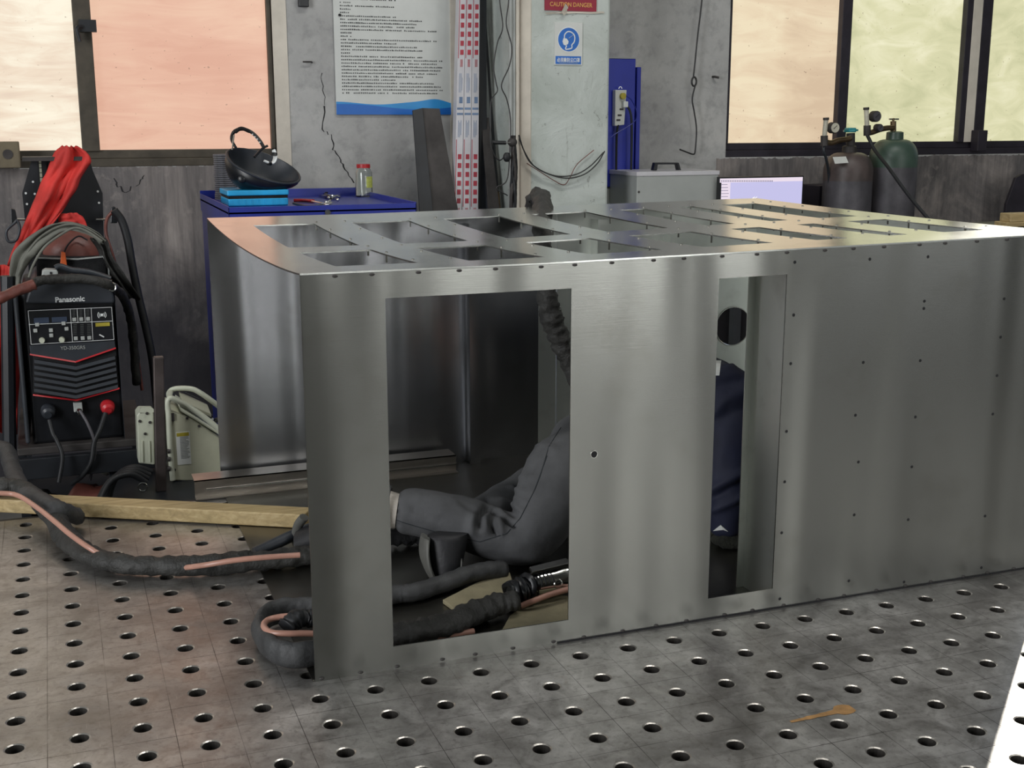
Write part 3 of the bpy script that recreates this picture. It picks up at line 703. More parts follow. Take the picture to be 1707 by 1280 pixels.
m = MB(); m.prism([at(18, 374, y=RKY-.1), at(30, 372, y=RKY-.1), at(25, 349, y=RKY-.1), at(17, 347, y=RKY-.1)], (0, .012, 0)); m.build('cable_hook', 'black_plastic', cart, bevel=.003)
MB().tube([at(12, 460, y=2.3), at(16, 755, y=2.3)], .022, 8).build('side_pole', 'black_metal', cart)

# coiled leads on the hooks
h1 = MB().tube(cr([at(188, 352, y=2.6), at(178, 366, y=2.6), at(177, 390, y=2.58), at(186, 420, y=2.56), at(198, 460, y=2.56), at(214, 520, y=2.56), at(228, 590, y=2.6), at(237, 650, y=2.62)]), .006, 10).build('brown_lead', 'leather', smooth=True)
tag(h1, 'thin brown lead looping down from the hook beside the welder', 'cable')
h2 = MB().tube(cr([at(190, 350, y=2.55), at(203, 368, y=2.55), at(213, 400, y=2.54), at(220, 440, y=2.52), at(230, 490, y=2.5), at(243, 545, y=2.48), at(254, 600, y=2.46), at(262, 680, y=2.46)]), .014, 12).build('welding_cable', 'rubber', smooth=True)
tag(h2, 'thick black cable hanging steeply from the hook beside the welder', 'cable')
h3 = MB().tube(cr([at(24, 372, y=2.6), at(11, 385, y=2.6), at(14, 402, y=2.6), at(27, 400, y=2.6), at(33, 382, y=2.6), at(29, 368, y=2.6)], closed=True), .005, 10, closed=True).build('cable_loop', 'grey_plastic', smooth=True)
tag(h3, 'small grey cable loop hanging from the flat hook beside the red cloth', 'cable')

# red cloth over the rack
Lb = [(102, 243), (93, 250), (84, 272), (76, 292), (68, 307), (59, 330), (50, 353), (38, 380), (28, 403), (18, 425), (8, 450), (-6, 480), (-14, 520)]
Rb = [(128, 244), (146, 258), (151, 268), (144, 280), (134, 296), (127, 313), (116, 331), (105, 350), (90, 370), (70, 392), (52, 412), (34, 455), (20, 500)]
def drape(Lb, Rb, Y, name, mat, n=22, amp=.022, sub=4, seed=0, th=.003):
    Lp = cr([at(u, v, y=Y) for u, v in Lb], sub); Rp = cr([at(u, v, y=Y) for u, v in Rb], sub); g = []
    for j, (a, b) in enumerate(zip(Lp, Rp)):
        row = []
        for i in range(n+1):
            t = i/n; p = a.lerp(b, t); s_ = j/len(Lp)
            f = math.sin(t*math.pi*3.2+seed+.8*math.sin(s_*5))*.6+noise.noise(Vector((t*5, s_*6, seed)))*1.1+.5*math.sin(t*math.pi*8+s_*6)*(.4+.4*noise.noise(Vector((s_*9, 3, seed))))
            row.append(p+Vector((0, f*amp-amp, .3*amp*noise.noise(Vector((t*7, s_*9, seed+5))))))
        g.append(row)
    return MB().sheet(g, th).build(name, mat, smooth=True, angle=180)
rc = drape(Lb, Rb, 2.66, 'red_cloth', 'red_cloth', seed=1)
tag(rc, 'crumpled red cloth draped over the black rack panel', 'cloth')
rc2 = drape([(-20, 440), (-22, 520), (-20, 600), (-16, 720)], [(34, 440), (36, 520), (33, 600), (28, 720)], 2.62, 'red_curtain', 'red_cloth', seed=4, amp=.03, sub=8)
tag(rc2, 'dark red cloth hanging to the floor beside the welder housing', 'cloth')
rc3 = drape([(100, 356), (98, 368), (100, 376)], [(128, 354), (140, 364), (146, 378)], 2.66, 'red_rag', 'red_cloth', seed=7, amp=.01, n=10)
tag(rc3, 'small glossy red rag tucked behind the grey canvas', 'cloth')

# grey canvas over a leather bag and a black foam box, on top of the welder
O_ = [(16, 470), (16, 452), (20, 428), (34, 408), (56, 388), (84, 371), (112, 369), (140, 376), (163, 389), (176, 402)]
I_ = [(34, 486), (36, 462), (46, 440), (60, 424), (76, 408), (98, 392), (118, 384), (138, 389), (156, 398), (168, 408)]
cv = thing('canvas_cover', 'grey canvas hood arched over the brown leather bag', 'canvas cover', at(60, 470, y=2.35))
def arc_sheet(O, I, Y, dY, name, mat, parent, seed=0, amp=.012, n=10):
    a = cr([at(u, v, y=Y) for u, v in O], 4); b = cr([at(u, v, y=Y+dY) for u, v in I], 4); g = []
    for j, (p, q) in enumerate(zip(a, b)):
        g.append([p.lerp(q, i/n)+Vector((0, -amp*math.sin(i/n*math.pi*3+seed)-amp*.8*noise.noise(Vector((j*.25, i*.5, seed))), amp*.5*math.sin(i/n*9+j*.2))) for i in range(n+1)])
    return MB().sheet(g, .0025).build(name, mat, parent, smooth=True, angle=180)
arc_sheet(O_, I_, 2.30, -.02, 'canvas', 'grey_cloth', cv, 1)
arc_sheet([(158, 392), (178, 402), (186, 428), (205, 456), (234, 498)], [(150, 400), (162, 415), (172, 440), (190, 475), (206, 500)], 2.34, .02, 'canvas_tail', 'sleeve', cv, 2)
MB().tube(cr([at(u, v, y=2.27) for u, v in [(48, 462), (56, 440), (74, 412), (100, 392), (124, 380), (146, 386), (170, 402)]]), .004, 8).build('piping', 'grey_cloth', cv, smooth=True)
MB().tube(cr([at(u, v, y=2.28) for u, v in [(30, 475), (36, 440), (60, 402), (92, 380), (122, 374), (150, 384), (176, 402)]]), .0035, 8).build('piping', 'grey_cloth', cv, smooth=True)
bag = thing('leather_bag', 'brown leather bag with an orange tie under the grey canvas', 'bag', at(120, 432, y=2.45))
c_ = at(122, 425, y=2.45); m = MB(); m.ball(c_, .1, 14, (.98, .7, .85)); m.build('body', 'leather', bag, smooth=True)
MB().tube(cr([at(104, 432, y=2.37), at(112, 410, y=2.37), at(130, 394, y=2.38), at(146, 400, y=2.38)]), .003, 6).build('bag_seam', 'rubber', bag)
m = MB(); m.prism([at(100, 444, y=2.335), at(112, 444, y=2.335), at(109, 421, y=2.335), at(102, 419, y=2.335)], (0, .01, 0)); m.build('orange_tie', 'orange', bag, bevel=.002)
fb = thing('foam_box', 'black foam-lined box between the leather bag and the welding gun', 'box', at(120, 470, y=2.4))
poly([(60, 428), (176, 428), (180, 472), (62, 472)], 0, .16, 'shell', 'fluff', fb, .006, Y=2.36)
MB().tube([at(61, 424, y=2.355), at(61, 430, y=2.355), at(130, 432, y=2.355), at(172, 428, y=2.355), at(181, 440, y=2.355), at(182, 462, y=2.355)], .003, 6).build('edging', 'light_grey', fb)

# welding gun lying on top
gun = thing('welding_gun', 'welding gun with a grey block head lying on top of the welder', 'welding gun', at(120, 470, y=2.22))
poly([(69, 464), (70, 452), (76, 449), (95, 450), (97, 455), (96, 465)], 0, .05, 'head', 'light_grey', gun, .004, Y=2.2)
p = at(85, 455, y=2.2); MB().cyl(p-Vector((0, .002, 0)), p, .004, 12).build('screw', 'hole', gun)
MB().tube(cr([at(92, 447, y=2.22), at(101, 444, y=2.22), at(120, 450, y=2.22), at(150, 454, y=2.22), at(184, 465, y=2.22)]), .010, 12).build('barrel', 'grey_plastic', gun, smooth=True)
MB().tube(cr([at(96, 459, y=2.21), at(130, 460, y=2.21), at(160, 463, y=2.21), at(186, 470, y=2.21)]), .008, 12).build('grip', 'black_plastic', gun, smooth=True)
MB().tube([at(118, 459, y=2.2), at(128, 460.5, y=2.2)], .007, 10).build('clamp', 'chrome', gun, smooth=True)
MB().tube([at(137, 459.5, y=2.2), at(150, 462, y=2.2)], .003, 8).build('trigger_rod', 'chrome', gun)
sl = MB().tube(cr([at(52, 476, y=2.12), at(66, 468, y=2.14), at(100, 465, y=2.16), at(140, 465, y=2.17), at(175, 473, y=2.18), at(200, 488, y=2.25), at(215, 520, y=2.35), at(222, 560, y=2.4), at(228, 640, y=2.45)], 10), .015, 14, wr=.16).build('gun_sleeve', 'sleeve', smooth=True, angle=180)
tag(sl, 'black cloth-covered cable draped along the top edge of the welder', 'cable')
sl = MB().tube(cr([at(-30, 508, y=2.1), at(0, 497, y=2.1), at(30, 484, y=2.11), at(58, 474, y=2.12)], 10), lambda t: .016+.002*t, 14, wr=.14, seed=3).build('gun_sleeve', 'leather', smooth=True, angle=180)
tag(sl, 'brown leather cable sleeve running off beside the red cloth', 'cable')

# rusty post, black plate, feeder
PZ = at(290, 803, y=2.0).z
bp = thing('base_plate', 'black steel base plate behind the timber beam with a ring bolt', 'steel plate', at(280, 830, z=PZ))
a = at(190, 836, z=PZ); b = at(332, 836, z=PZ); c = at(331, 800, z=PZ)
MB().box((a.x, 1.62, PZ-.03), (b.x+.03, 2.23, PZ)).build('plate', 'black_metal', bp, bevel=.003)
for x in (a.x+.05, b.x-.02):
    for y in (1.7, 2.1): MB().box((x-.02, y-.02, FL), (x+.02, y+.02, PZ-.03)).build('foot', 'black_metal', bp)
p = at(238, 812, y=1.75); MB().tube([p+Vector((math.cos(t)*.013, 0, math.sin(t)*.013)) for t in [k*.4 for k in range(16)]], .0025, 6, closed=True).build('ring_bolt', 'chrome', bp, smooth=True)
a = at(258, 795, y=1.9); b = at(277, 795, y=1.9); t_ = at(266, 596, y=1.9)
ps = thing('steel_post', 'upright brown rusty square tube standing on the black base plate', 'post', ((a.x+b.x)/2, 1.9, PZ))
xm_ = (a.x+b.x)/2; xt_ = (at(256, 596, y=1.9).x+at(273, 596, y=1.9).x)/2; hw = .016
rg = []
for zz, xx in ((PZ, xm_), (t_.z, xt_)):
    rg.append([Vector((xx-hw, 1.9, zz)), Vector((xx+hw, 1.9, zz)), Vector((xx+hw, 1.932, zz)), Vector((xx-hw, 1.932, zz))])
MB().rings(rg).build('tube', 'post', ps, bevel=.003)
MB().box((xt_-hw+.003, 1.903, t_.z-.002), (xt_+hw-.003, 1.929, t_.z+.0005)).build('tube_mouth', 'bright', ps)

FY = 2.0
fe = thing('wire_feeder', 'white sloped wire feeder with a tubular frame beside the rusty post', 'wire feeder', at(325, 803, y=FY))
FD = .22
poly([(281, 684), (300, 690), (330, 706), (369, 732), (373, 803), (288, 801)], 0, FD, 'housing', 'cream', fe, .004, Y=FY)
def rail(pts, Y, name='frame_tube'): return MB().tube(cr([at(u, v, y=Y) for u, v in pts], 8), .009, 12).build(name, 'white_paint', fe, smooth=True)
rail([(288, 800), (283, 740), (281, 692), (279, 672), (284, 664), (296, 668), (330, 688), (366, 716), (373, 728), (375, 760), (376, 800)], FY-.004)
rail([(284, 666), (282, 655), (292, 648), (318, 648), (334, 655), (358, 672), (380, 690)], FY+FD-.1)
MB().tube([at(282, 664, y=FY), at(284, 653, y=FY+FD-.1)], .009, 10).build('frame_tube', 'white_paint', fe, smooth=True)
# sloping control face behind the front rail
P0, P1 = at(300, 680, y=FY+.02), at(368, 722, y=FY+.02); hb = Vector((0, FD-.06, .012))
MB().prism([P0, P1, P1+hb, P0+hb], (0, 0, -.01)).build('control_face', 'white_paint', fe, bevel=.002)
P0, P1 = at(303, 668, y=FY+.03), at(352, 690, y=FY+.03); hb = Vector((.0, .10, .012))
cpn = MB().prism([P0, P1, P1+hb, P0+hb], (0, 0, -.012)).build('control_panel', 'cream', fe, bevel=.002)
q = P0+hb*.75+Vector((.02, 0, .0005)); text('panel_lettering', 'Panasonic', .014, 'ink', q, (P1-P0), hb, cpn, width=.05)
for k, (u, v) in enumerate(((362, 700), (349, 694))): MB().ball(at(u, v, y=FY+.05), .012, 8, (1, 1, .7)).build('knob', 'black_plastic', fe, smooth=True)
for u, v in ((332, 710), (291, 783), (354, 797), (312, 697)):
    p = at(u, v, y=FY); MB().lathe([(.005, 0), (.004, .004)], p, 10, (0, -1, 0)).build('screw', 'dark_metal', fe)
m = MB(); p, q = at(283, 689, y=FY-.003), at(291, 701, y=FY-.003); m.box((p.x, FY-.006, q.z), (q.x, FY, p.z)); m.build('bracket', 'dark_metal', fe)
m = MB(); p, q = at(293, 721, y=FY-.001), at(319, 773, y=FY-.001); lbx = MB().box((p.x, FY-.0012, q.z), (q.x, FY+.001, p.z)).build('warning_label', 'paper', fe)
m.box((p.x+.002, FY-.0016, p.z-.014), (q.x-.002, FY-.0011, p.z-.002)); m.build('label_heading', 'yellow', lbx)
m = MB()
for k in range(17): m.box((p.x+.012, FY-.0016, p.z-.018-k*.0044), (p.x+.012+.03*random.uniform(.6, 1), FY-.0011, p.z-.0165-k*.0044))
m.build('label_text', 'ink', lbx)
for k, v in enumerate((752, 765, 781)): MB().cyl(at(284, v, y=FY-.01), at(279, v, y=FY-.01), .008, 10).build('hose_fitting', 'dark_metal', fe, smooth=True)
# companion plate
gpY = 2.08
gpl = thing('bracket_box', 'narrow pale green steel box with bolts behind the rusty post', 'box', at(243, 775, y=gpY))
poly([(228, 693), (233, 686), (256, 686), (258, 775), (231, 772)], 0, .09, 'shell', 'white_paint', gpl, .004, Y=gpY)
m = MB(); c_ = at(245, 688, y=gpY); m.prism([c_+Vector((.025*math.cos(t), 0, .02*math.sin(t))) for t in [math.pi*k/12 for k in range(13)]], (0, .012, 0)); m.build('lug', 'white_paint', gpl)
for u, v in ((233, 702), (250, 704), (242, 723), (245, 689)): MB().lathe([(.0055, 0), (.004, .005)], at(u, v, y=gpY), 6, (0, -1, 0)).build('bolt', 'dark_metal', gpl)
MB().tube([at(237, 735, y=gpY-.002), at(238, 770, y=gpY-.002)], .003, 6).build('rib', 'white_paint', gpl); MB().tube([at(249, 735, y=gpY-.002), at(250, 770, y=gpY-.002)], .003, 6).build('rib', 'white_paint', gpl)
# coil of black cable in front of it
for k in range(4):
    o = MB().tube(cr([at(252-3*k, 786+6*k, y=1.9-.03*k), at(225-2*k, 779+4*k, y=1.88-.03*k), at(202-3*k, 787+3*k, y=1.86-.03*k), at(188-4*k, 806+2*k, y=1.84-.03*k), at(180-6*k, 835+2*k, y=1.8-.03*k)]), .010, 10).build('feeder_cable', 'rubber', smooth=True)
    tag(o, ('outermost', 'second outermost', 'second innermost', 'innermost')[3-k]+' of four black feeder cables arching beside the pale green box', 'cable', 'feeder cables beside the green box')
# oil-stained bundle on the lower shelf and floor
for k, (u, v, Y, mt, lab) in enumerate(((150, 812, 2.3, 'leather', 'crumpled brown rag on the trolley under the welder'), (182, 770, 2.35, 'grey_cloth', 'dusty grey rag under the welder beside the feeder cables'), (60, 800, 2.3, 'sleeve', 'dark cloth bundle on the trolley, farthest from the feeder'))):
    c_ = at(u, v, y=Y); g = []
    m = MB(); m.ball(c_, .06, 12, (1.3, .8, .6)); m.v = [tuple(Vector(p)+Vector((noise.noise(Vector(p)*25), noise.noise(Vector(p)*25+Vector((9, 0, 0))), noise.noise(Vector(p)*25+Vector((0, 9, 0)))))*.022) for p in m.v]
    o = m.build('rag', mt, smooth=True, angle=180, org=c_); o.location.z = -.30+.036 if v > 780 else c_.z
    tag(o, lab, 'rag')

# ================================================================== blue cabinet behind the enclosure, with things on it
RZ = .69; CZ = .672
FLc, FRc, BLc, BRc = at(380, 346, z=RZ), at(695, 338.5, z=RZ), at(350.5, 325, z=RZ), at(645, 316, z=RZ)
cx0, cx1 = (FLc.x+BLc.x)/2, (FRc.x+BRc.x)/2; cy0, cy1 = (FLc.y+FRc.y)/2, (BLc.y+BRc.y)/2
cx0 = FLc.x; cx1 = FRc.x
tc_ = thing('tool_cabinet', 'blue steel tool cabinet with a rimmed tray top behind the enclosure', 'tool cabinet', ((cx0+cx1)/2, (cy0+cy1)/2, FL))
MB().box((cx0+.004, cy0+.004, FL+.08), (cx1-.004, cy1-.004, CZ-.006)).build('body', 'blue', tc_, bevel=.003)
MB().box((cx0, cy0, CZ-.006), (cx1, cy1, CZ)).build('tray', 'blue', tc_)
for a_, b_, h_ in (((cx0, cy0, CZ-.05), (cx1, cy0+.004, RZ), 0), ((cx0, cy1-.004, CZ-.03), (cx1, cy1, RZ+.016), 0), ((cx0, cy0, CZ-.05), (cx0+.004, cy1, RZ+.004), 0), ((cx1-.004, cy0, CZ-.05), (cx1, cy1, RZ+.004), 0)):
    MB().box(a_, b_).build('rim', 'blue', tc_, bevel=.001)
dr = MB().box((cx0+.35, cy0-.012, CZ-.16), (cx1-.02, cy0+.003, CZ-.054)).build('drawer', 'blue', tc_, bevel=.003)
MB().box((cx0+.02, cy0-.004, FL+.1), (cx0+.33, cy0+.003, CZ-.054)).build('door', 'blue', tc_, bevel=.003)
p = at(546, 354, y=cy0-.003); MB().lathe([(.011, 0), (.011, .004), (.004, .004), (.004, .001)], p, 16, (0, -1, 0)).build('lock', 'chrome', tc_, smooth=True)
for x in (cx0+.08, cx1-.08):
    for y in (cy0+.08, cy1-.08): MB().cyl((x-.015, y, FL+.042), (x+.015, y, FL+.042), .04, 18).build('caster', 'rubber', tc_, smooth=True)

# stack of grinding discs
dc = at(378, 332, z=CZ); dtop = at(376, 256, y=dc.y).z; r_ = abs(at(395, 300, y=dc.y).x-at(357, 300, y=dc.y).x)/2
nd = 22; dd = (dtop-CZ)/nd
proto = MB().lathe([(.006, 0), (r_, 0), (r_, dd*.72), (.006, dd*.9)], (0, 0, 0), 28).build('grinding_disc', 'discs', smooth=True, angle=30)
for k in range(nd):
    o = proto if k == 0 else proto.copy()
    if k: COL.objects.link(o)
    o.location = (dc.x+random.uniform(-.0015, .0015), dc.y, CZ+k*dd)
    tag(o, 'grey grinding disc, %s of the stack behind the black helmet' % (['topmost', 'second from the top', 'third from the top', 'fourth from the top', 'fifth from the top', 'sixth from the top', 'seventh from the top', 'eighth from the top', 'ninth from the top', 'tenth from the top', 'eleventh from the top'][nd-1-k] if k >= nd//2 else ['bottom one', 'second from the bottom', 'third from the bottom', 'fourth from the bottom', 'fifth from the bottom', 'sixth from the bottom', 'seventh from the bottom', 'eighth from the bottom', 'ninth from the bottom', 'tenth from the bottom', 'eleventh from the bottom'][k]), 'grinding disc', 'grinding discs stacked on the blue cabinet')

# cyan organiser box
ob = thing('organiser_box', 'bright cyan plastic organiser box with a black strap under the helmet', 'storage box', at(428, 342, z=CZ))
A = at(381, 344.5, z=CZ); B = at(478, 341, z=CZ); ww = B.x-A.x; oz = at(430, 315, y=A.y).z
MB().box((A.x, A.y, CZ+.001), (B.x, A.y+.22, CZ+(oz-CZ)*.45)).build('body', 'cyan', ob, bevel=.004)
MB().box((A.x-.003, A.y-.003, CZ+(oz-CZ)*.62), (B.x+.003, A.y+.223, oz-.004)).build('lid', 'cyan', ob, bevel=.004)
MB().box((A.x+.003, A.y+.002, CZ+(oz-CZ)*.42), (B.x-.001, A.y+.218, CZ+(oz-CZ)*.66)).build('black_band', 'fluff', ob)
for k in range(9): x = A.x+.012+k*ww/9; MB().box((x, A.y-.002, CZ+.003), (x+.004, A.y+.003, CZ+(oz-CZ)*.4)).build('divider', 'cyan', ob)

# welding helmet lying face down on the box
hm = thing('welding_helmet', 'black welding helmet resting open side up with its headband raised', 'helmet', (A.x+.1, A.y+.12, oz))
HY = A.y+.10
def H(u, v, dy=0): return at(u, v, y=HY+dy)
# shell: rings of ellipses from the chin rim (upper end) to the rounded crown
rim_c = [(381, 253), (392, 250), (408, 258), (440, 268), (468, 283), (492, 302), (500, 296), (496, 282), (480, 256), (455, 240), (430, 243), (405, 250)]
m = MB(); NR = 30; rings_ = []
# outline of the shell: near rim lower edge goes from left top (381,256) to right tip (500,300); bottom bulges to (420,316)
prof = [(0.0, (377, 258), (500, 296)), (.15, (374.5, 268), (497, 303)), (.35, (376, 282), (488, 309)), (.55, (381, 295), (478, 313)), (.75, (389, 306), (465, 316.5)), (.92, (399, 314), (450, 318)), (1, (418, 318), (432, 318.5))]
for s_, a_, b_ in prof:
    a, b = H(*a_), H(*b_); c_ = (a+b)/2; hx = (b-a)/2; dep = .115*math.sqrt(max(.02, 1-s_**3))
    n_up = Vector((-hx.z, 0, hx.x)).normalized()
    rings_.append([c_+hx*math.cos(2*math.pi*k/NR)+Vector((0, 1, 0))*dep*math.sin(2*math.pi*k/NR)+n_up*(.050*math.sin(2*math.pi*k/NR)*(1-s_)**1.5) for k in range(NR)])
inner = [[p.lerp(sum(r, Vector())/len(r), .05)+Vector((0, 0, .006)) for p in r] for r in rings_]
m.rings(rings_[::1], cap=False); m.m = 1; m.rings(inner, cap=False); m.m = 0
m.add(rings_[0]+inner[0], [(k, (k+1) % NR, NR+(k+1) % NR, NR+k) for k in range(NR)])
m.add(rings_[-1], [tuple(range(NR))]); m.add(inner[-1], [tuple(range(NR))[::-1]])
m.build('shell', ['black_plastic', 'grey_plastic'], hm, smooth=True, angle=60)
MB().tube([p+Vector((0, 0, .001)) for p in rings_[0]], .0045, 8, closed=True).build('rim', 'grey_plastic', hm, smooth=True)
m = MB(); m.tube(cr([H(393, 246, -.02), H(386, 232, .0), H(391, 219, .02), H(405, 215, .03), H(420, 221, .03), H(432, 233, .02), H(440, 246, 0)]), lambda t: .007, 10, flat=.5); m.build('headband', 'black_plastic', hm, smooth=True)
m = MB(); m.tube(cr([H(392, 220, -.005), H(402, 214, .0), H(416, 219, .0)]), .012, 12, flat=.6); m.build('brow_pad', 'fluff', hm, smooth=True)
for k, (u, v) in enumerate(((421, 224), (425, 228), (429, 232), (433, 237))): MB().ball(H(u, v, .008), .0032, 6).build('adjust_hole', 'white', hm, smooth=True)
m = MB(); m.tube(cr([H(440, 268, -.06), H(454, 272, -.06), H(459, 262, -.05), H(456, 250, -.04)]), lambda t: .009+.003*math.sin(t*3), 10, flat=.5); m.build('ratchet', 'white', hm, smooth=True)
for a_, b_ in (((447, 272), (451, 273)), ((457, 259), (457, 255))): MB().tube([H(*a_, -.066), H(*b_, -.062)], .0125, 10, flat=.6).build('ratchet_band', 'black_plastic', hm, smooth=True)
m = MB(); m.tube(cr([H(424, 262, -.05), H(437, 248, -.02), H(446, 243, -.01)]), .005, 8); m.build('side_strap', 'black_plastic', hm, smooth=True)
m = MB(); m.tube([H(387, 250, -.03), H(390, 225, -.01)], .003, 8); m.build('wire_stay', 'chrome', hm, smooth=True)
p = H(403, 299, -.09); MB().lathe([(.016, 0), (.014, .006), (.008, .009)], p, 18, (-.3, -1, 0)).build('side_knob', 'black_plastic', hm, smooth=True)

# pliers and clamps
pr_ = thing('locking_pliers', 'pliers with a red grip lying on the cabinet tray', 'pliers', at(520, 342, z=CZ))
def T(u, v, h=.008): p = at(u, v, z=CZ+h); return p
MB().tube(cr([T(490, 334), T(505, 334), T(522, 335)]), .010, 10, flat=.7).build('grip', 'red', pr_, smooth=True)
MB().tube(cr([T(490, 339), T(505, 343), T(522, 344), T(535, 342)]), .007, 10, flat=.7).build('grip', 'black_plastic', pr_, smooth=True)
MB().tube(cr([T(520, 335), T(535, 338), T(546, 341), T(552, 337)]), .006, 10, flat=.6).build('jaw', 'chrome', pr_, smooth=True)
MB().tube(cr([T(530, 342), T(542, 339), T(550, 334)]), .006, 10, flat=.6).build('jaw', 'chrome', pr_, smooth=True)
MB().lathe([(.009, 0), (.009, .012)], T(545, 340, .002), 14).build('pivot', 'chrome', pr_)
ck = thing('ground_clamp', 'chrome and black spring clamp on the cabinet tray behind the pliers', 'clamp', at(555, 330, z=CZ))
for a_, b_, mt in (((530, 323), (560, 321), 'black_plastic'), ((533, 326), (566, 328), 'chrome'), ((552, 331), (568, 324), 'chrome'), ((540, 322), (552, 331), 'dark_metal')):
    MB().tube(cr([T(*a_, .006), T((a_[0]+b_[0])/2, (a_[1]+b_[1])/2-1, .014), T(*b_, .007)]), .006, 8, flat=.7).build('arm', mt, ck, smooth=True)
for u, v in ((556, 327), (548, 330), (563, 333)): MB().ball(T(u, v, .009), .007, 7).build('spring_end', 'chrome', ck, smooth=True)

# glass jar
jb = at(607, 328, z=CZ); jr = abs(at(621, 300, y=jb.y).x-at(593, 300, y=jb.y).x)/2; jh = at(607, 277, y=jb.y).z-CZ
jar = thing('glass_jar', 'empty clear glass jar with a red lid on the blue tray', 'jar', (jb.x, jb.y, CZ))
o_ = (jb.x, jb.y, CZ+.001)
prf = [(0, 0), (jr*.9, 0), (jr, .006), (jr, jh*.78), (jr*.82, jh*.9), (jr*.72, jh*.93), (jr*.72, jh)]
MB().lathe(prf+[(max(0, r-.0025), max(z, .004)) for r, z in prf[::-1]], o_, 32).build('glass', 'glass', jar, smooth=True, angle=60)
MB().lathe([(0, jh+.008), (jr*.78, jh+.008), (jr*.8, jh+.004), (jr*.8, jh-.008), (jr*.75, jh-.008), (jr*.75, jh+.001), (0, jh+.001)], o_, 28).build('lid', 'red', jar, smooth=True, angle=40)
m = MB(); g = [[Vector((o_[0]+math.cos(t)*(jr+.0006), o_[1]+math.sin(t)*(jr+.0006), o_[2]+jh*h_)) for t in [-1.5+k*.09 for k in range(13)]] for h_ in (.3, .48, .66)]
MT['lime_unused'] = MT['paper']; MT['lime'] = plain('lime_label', 'b8c060', .5, 0, .3, 60); m.sheet(g).build('paper_label', 'lime', jar, smooth=True)

# ================================================================== wall between the cabinet and the pillar
PY = WY-.012
def S(u, v, Y=PY): return at(u, v, y=Y)
ps0, ps1 = S(561, 191), S(757, 193); ptop = 2.25
po = thing('wall_poster', 'large printed rules poster with a blue wave along its foot', 'poster', (ps0.x, PY, ps0.z))
MB().box((ps0.x, PY, ps0.z), (ps1.x, PY+.008, ptop)).build('sheet', 'paper', po)
m = MB(); rnd = random.Random(3); z = ptop-.2; xw = ps1.x-ps0.x
rows = []
while z > ps0.z+.085:
    L = rnd.choice([1, 1, .95, .75, .55, .4, .12, 1, .8]); n_ = int(L*(xw-.08)/.0088); x = ps0.x+.03
    for k in range(n_):
        if rnd.random() < .93: h_ = rnd.uniform(.0045, .0068); m.box((x, PY-.0006, z), (x+rnd.uniform(.0045, .0072), PY+.0004, z+h_))
        x += .0088
    z -= .0148
m.build('printed_text', 'ink', po)
def wave(z0f, mat, y, name):
    n_ = 30; top_ = []; bot = []
    for k in range(n_+1):
        t = k/n_; x = ps0.x+xw*t; top_.append(Vector((x, y, ps0.z+z0f(t)))); bot.append(Vector((x, y, ps0.z)))
    MB().sheet([bot, top_], .0004).build(name, mat, po)
wave(lambda t: .052+.018*math.exp(-((t-.85)/.12)**2)+.006*math.cos(t*9), 'sign_blue2', PY-.0008, 'wave_light')
wave(lambda t: .036+.012*math.sin(t*5+1.2), 'sign_blue', PY-.0014, 'wave_dark')
m = MB(); p = S(566, 25); m.cyl(p, p-Vector((0, .006, 0)), .006, 10); m.build('pin', 'hole', po); m = MB(); p = S(752, 37); m.cyl(p, p-Vector((0, .006, 0)), .006, 10); m.build('pin', 'hole', po)
# small black box and nail
p, q = S(497, 0), S(514, 12); tag(MB().box((p.x, WY-.03, q.z), (q.x, WY, q.z+.10)).build('switch_box', 'black_plastic', bevel=.003), 'small black box mounted on the wall above the crack', 'switch box')
MB_ = MB().tube([S(505, 103, WY-.02), S(519, 103, WY-.02), S(520, 104, WY)], .004, 6); tag(MB_.build('wall_nail', 'dark_metal'), 'bent nail in the wall beside the rules poster', 'nail')

def bar(pts_top, pts_bot, Ytop, Ybot, th, name, mat, label, cat, ext=.45, group=None, parent=None, bevel=.002):
    """leaning flat bar: pixel pairs for its upper and lower edge (both in view), continued down to the floor"""
    a, b = at(*pts_top[0], y=Ytop), at(*pts_top[1], y=Ytop); c, d = at(*pts_bot[0], y=Ybot), at(*pts_bot[1], y=Ybot)
    ta = (FL-a.z)/(c.z-a.z); tb = (FL-b.z)/(d.z-b.z)
    c2 = a+(c-a)*ta; d2 = b+(d-b)*tb
    o = MB().prism([c2, d2, b, a], (0, th, 0)).build(name, mat, parent, bevel=bevel)
    if label: tag(o, label, cat, group)
    return o
# dark angle iron against the poster
an = thing('angle_iron', 'broad dark steel angle iron leaning over the poster edge', 'steel angle', at(730, 350, y=3.35))
bar(((688, 184), (705, 180)), ((700, 355), (722, 353)), 3.5, 3.36, .012, 'dark_flange', 'black_metal', None, None, parent=an)
bar(((704, 180), (733, 181)), ((720, 353), (764, 351)), 3.51, 3.375, .006, 'wide_flange', 'dark_metal', None, None, parent=an)
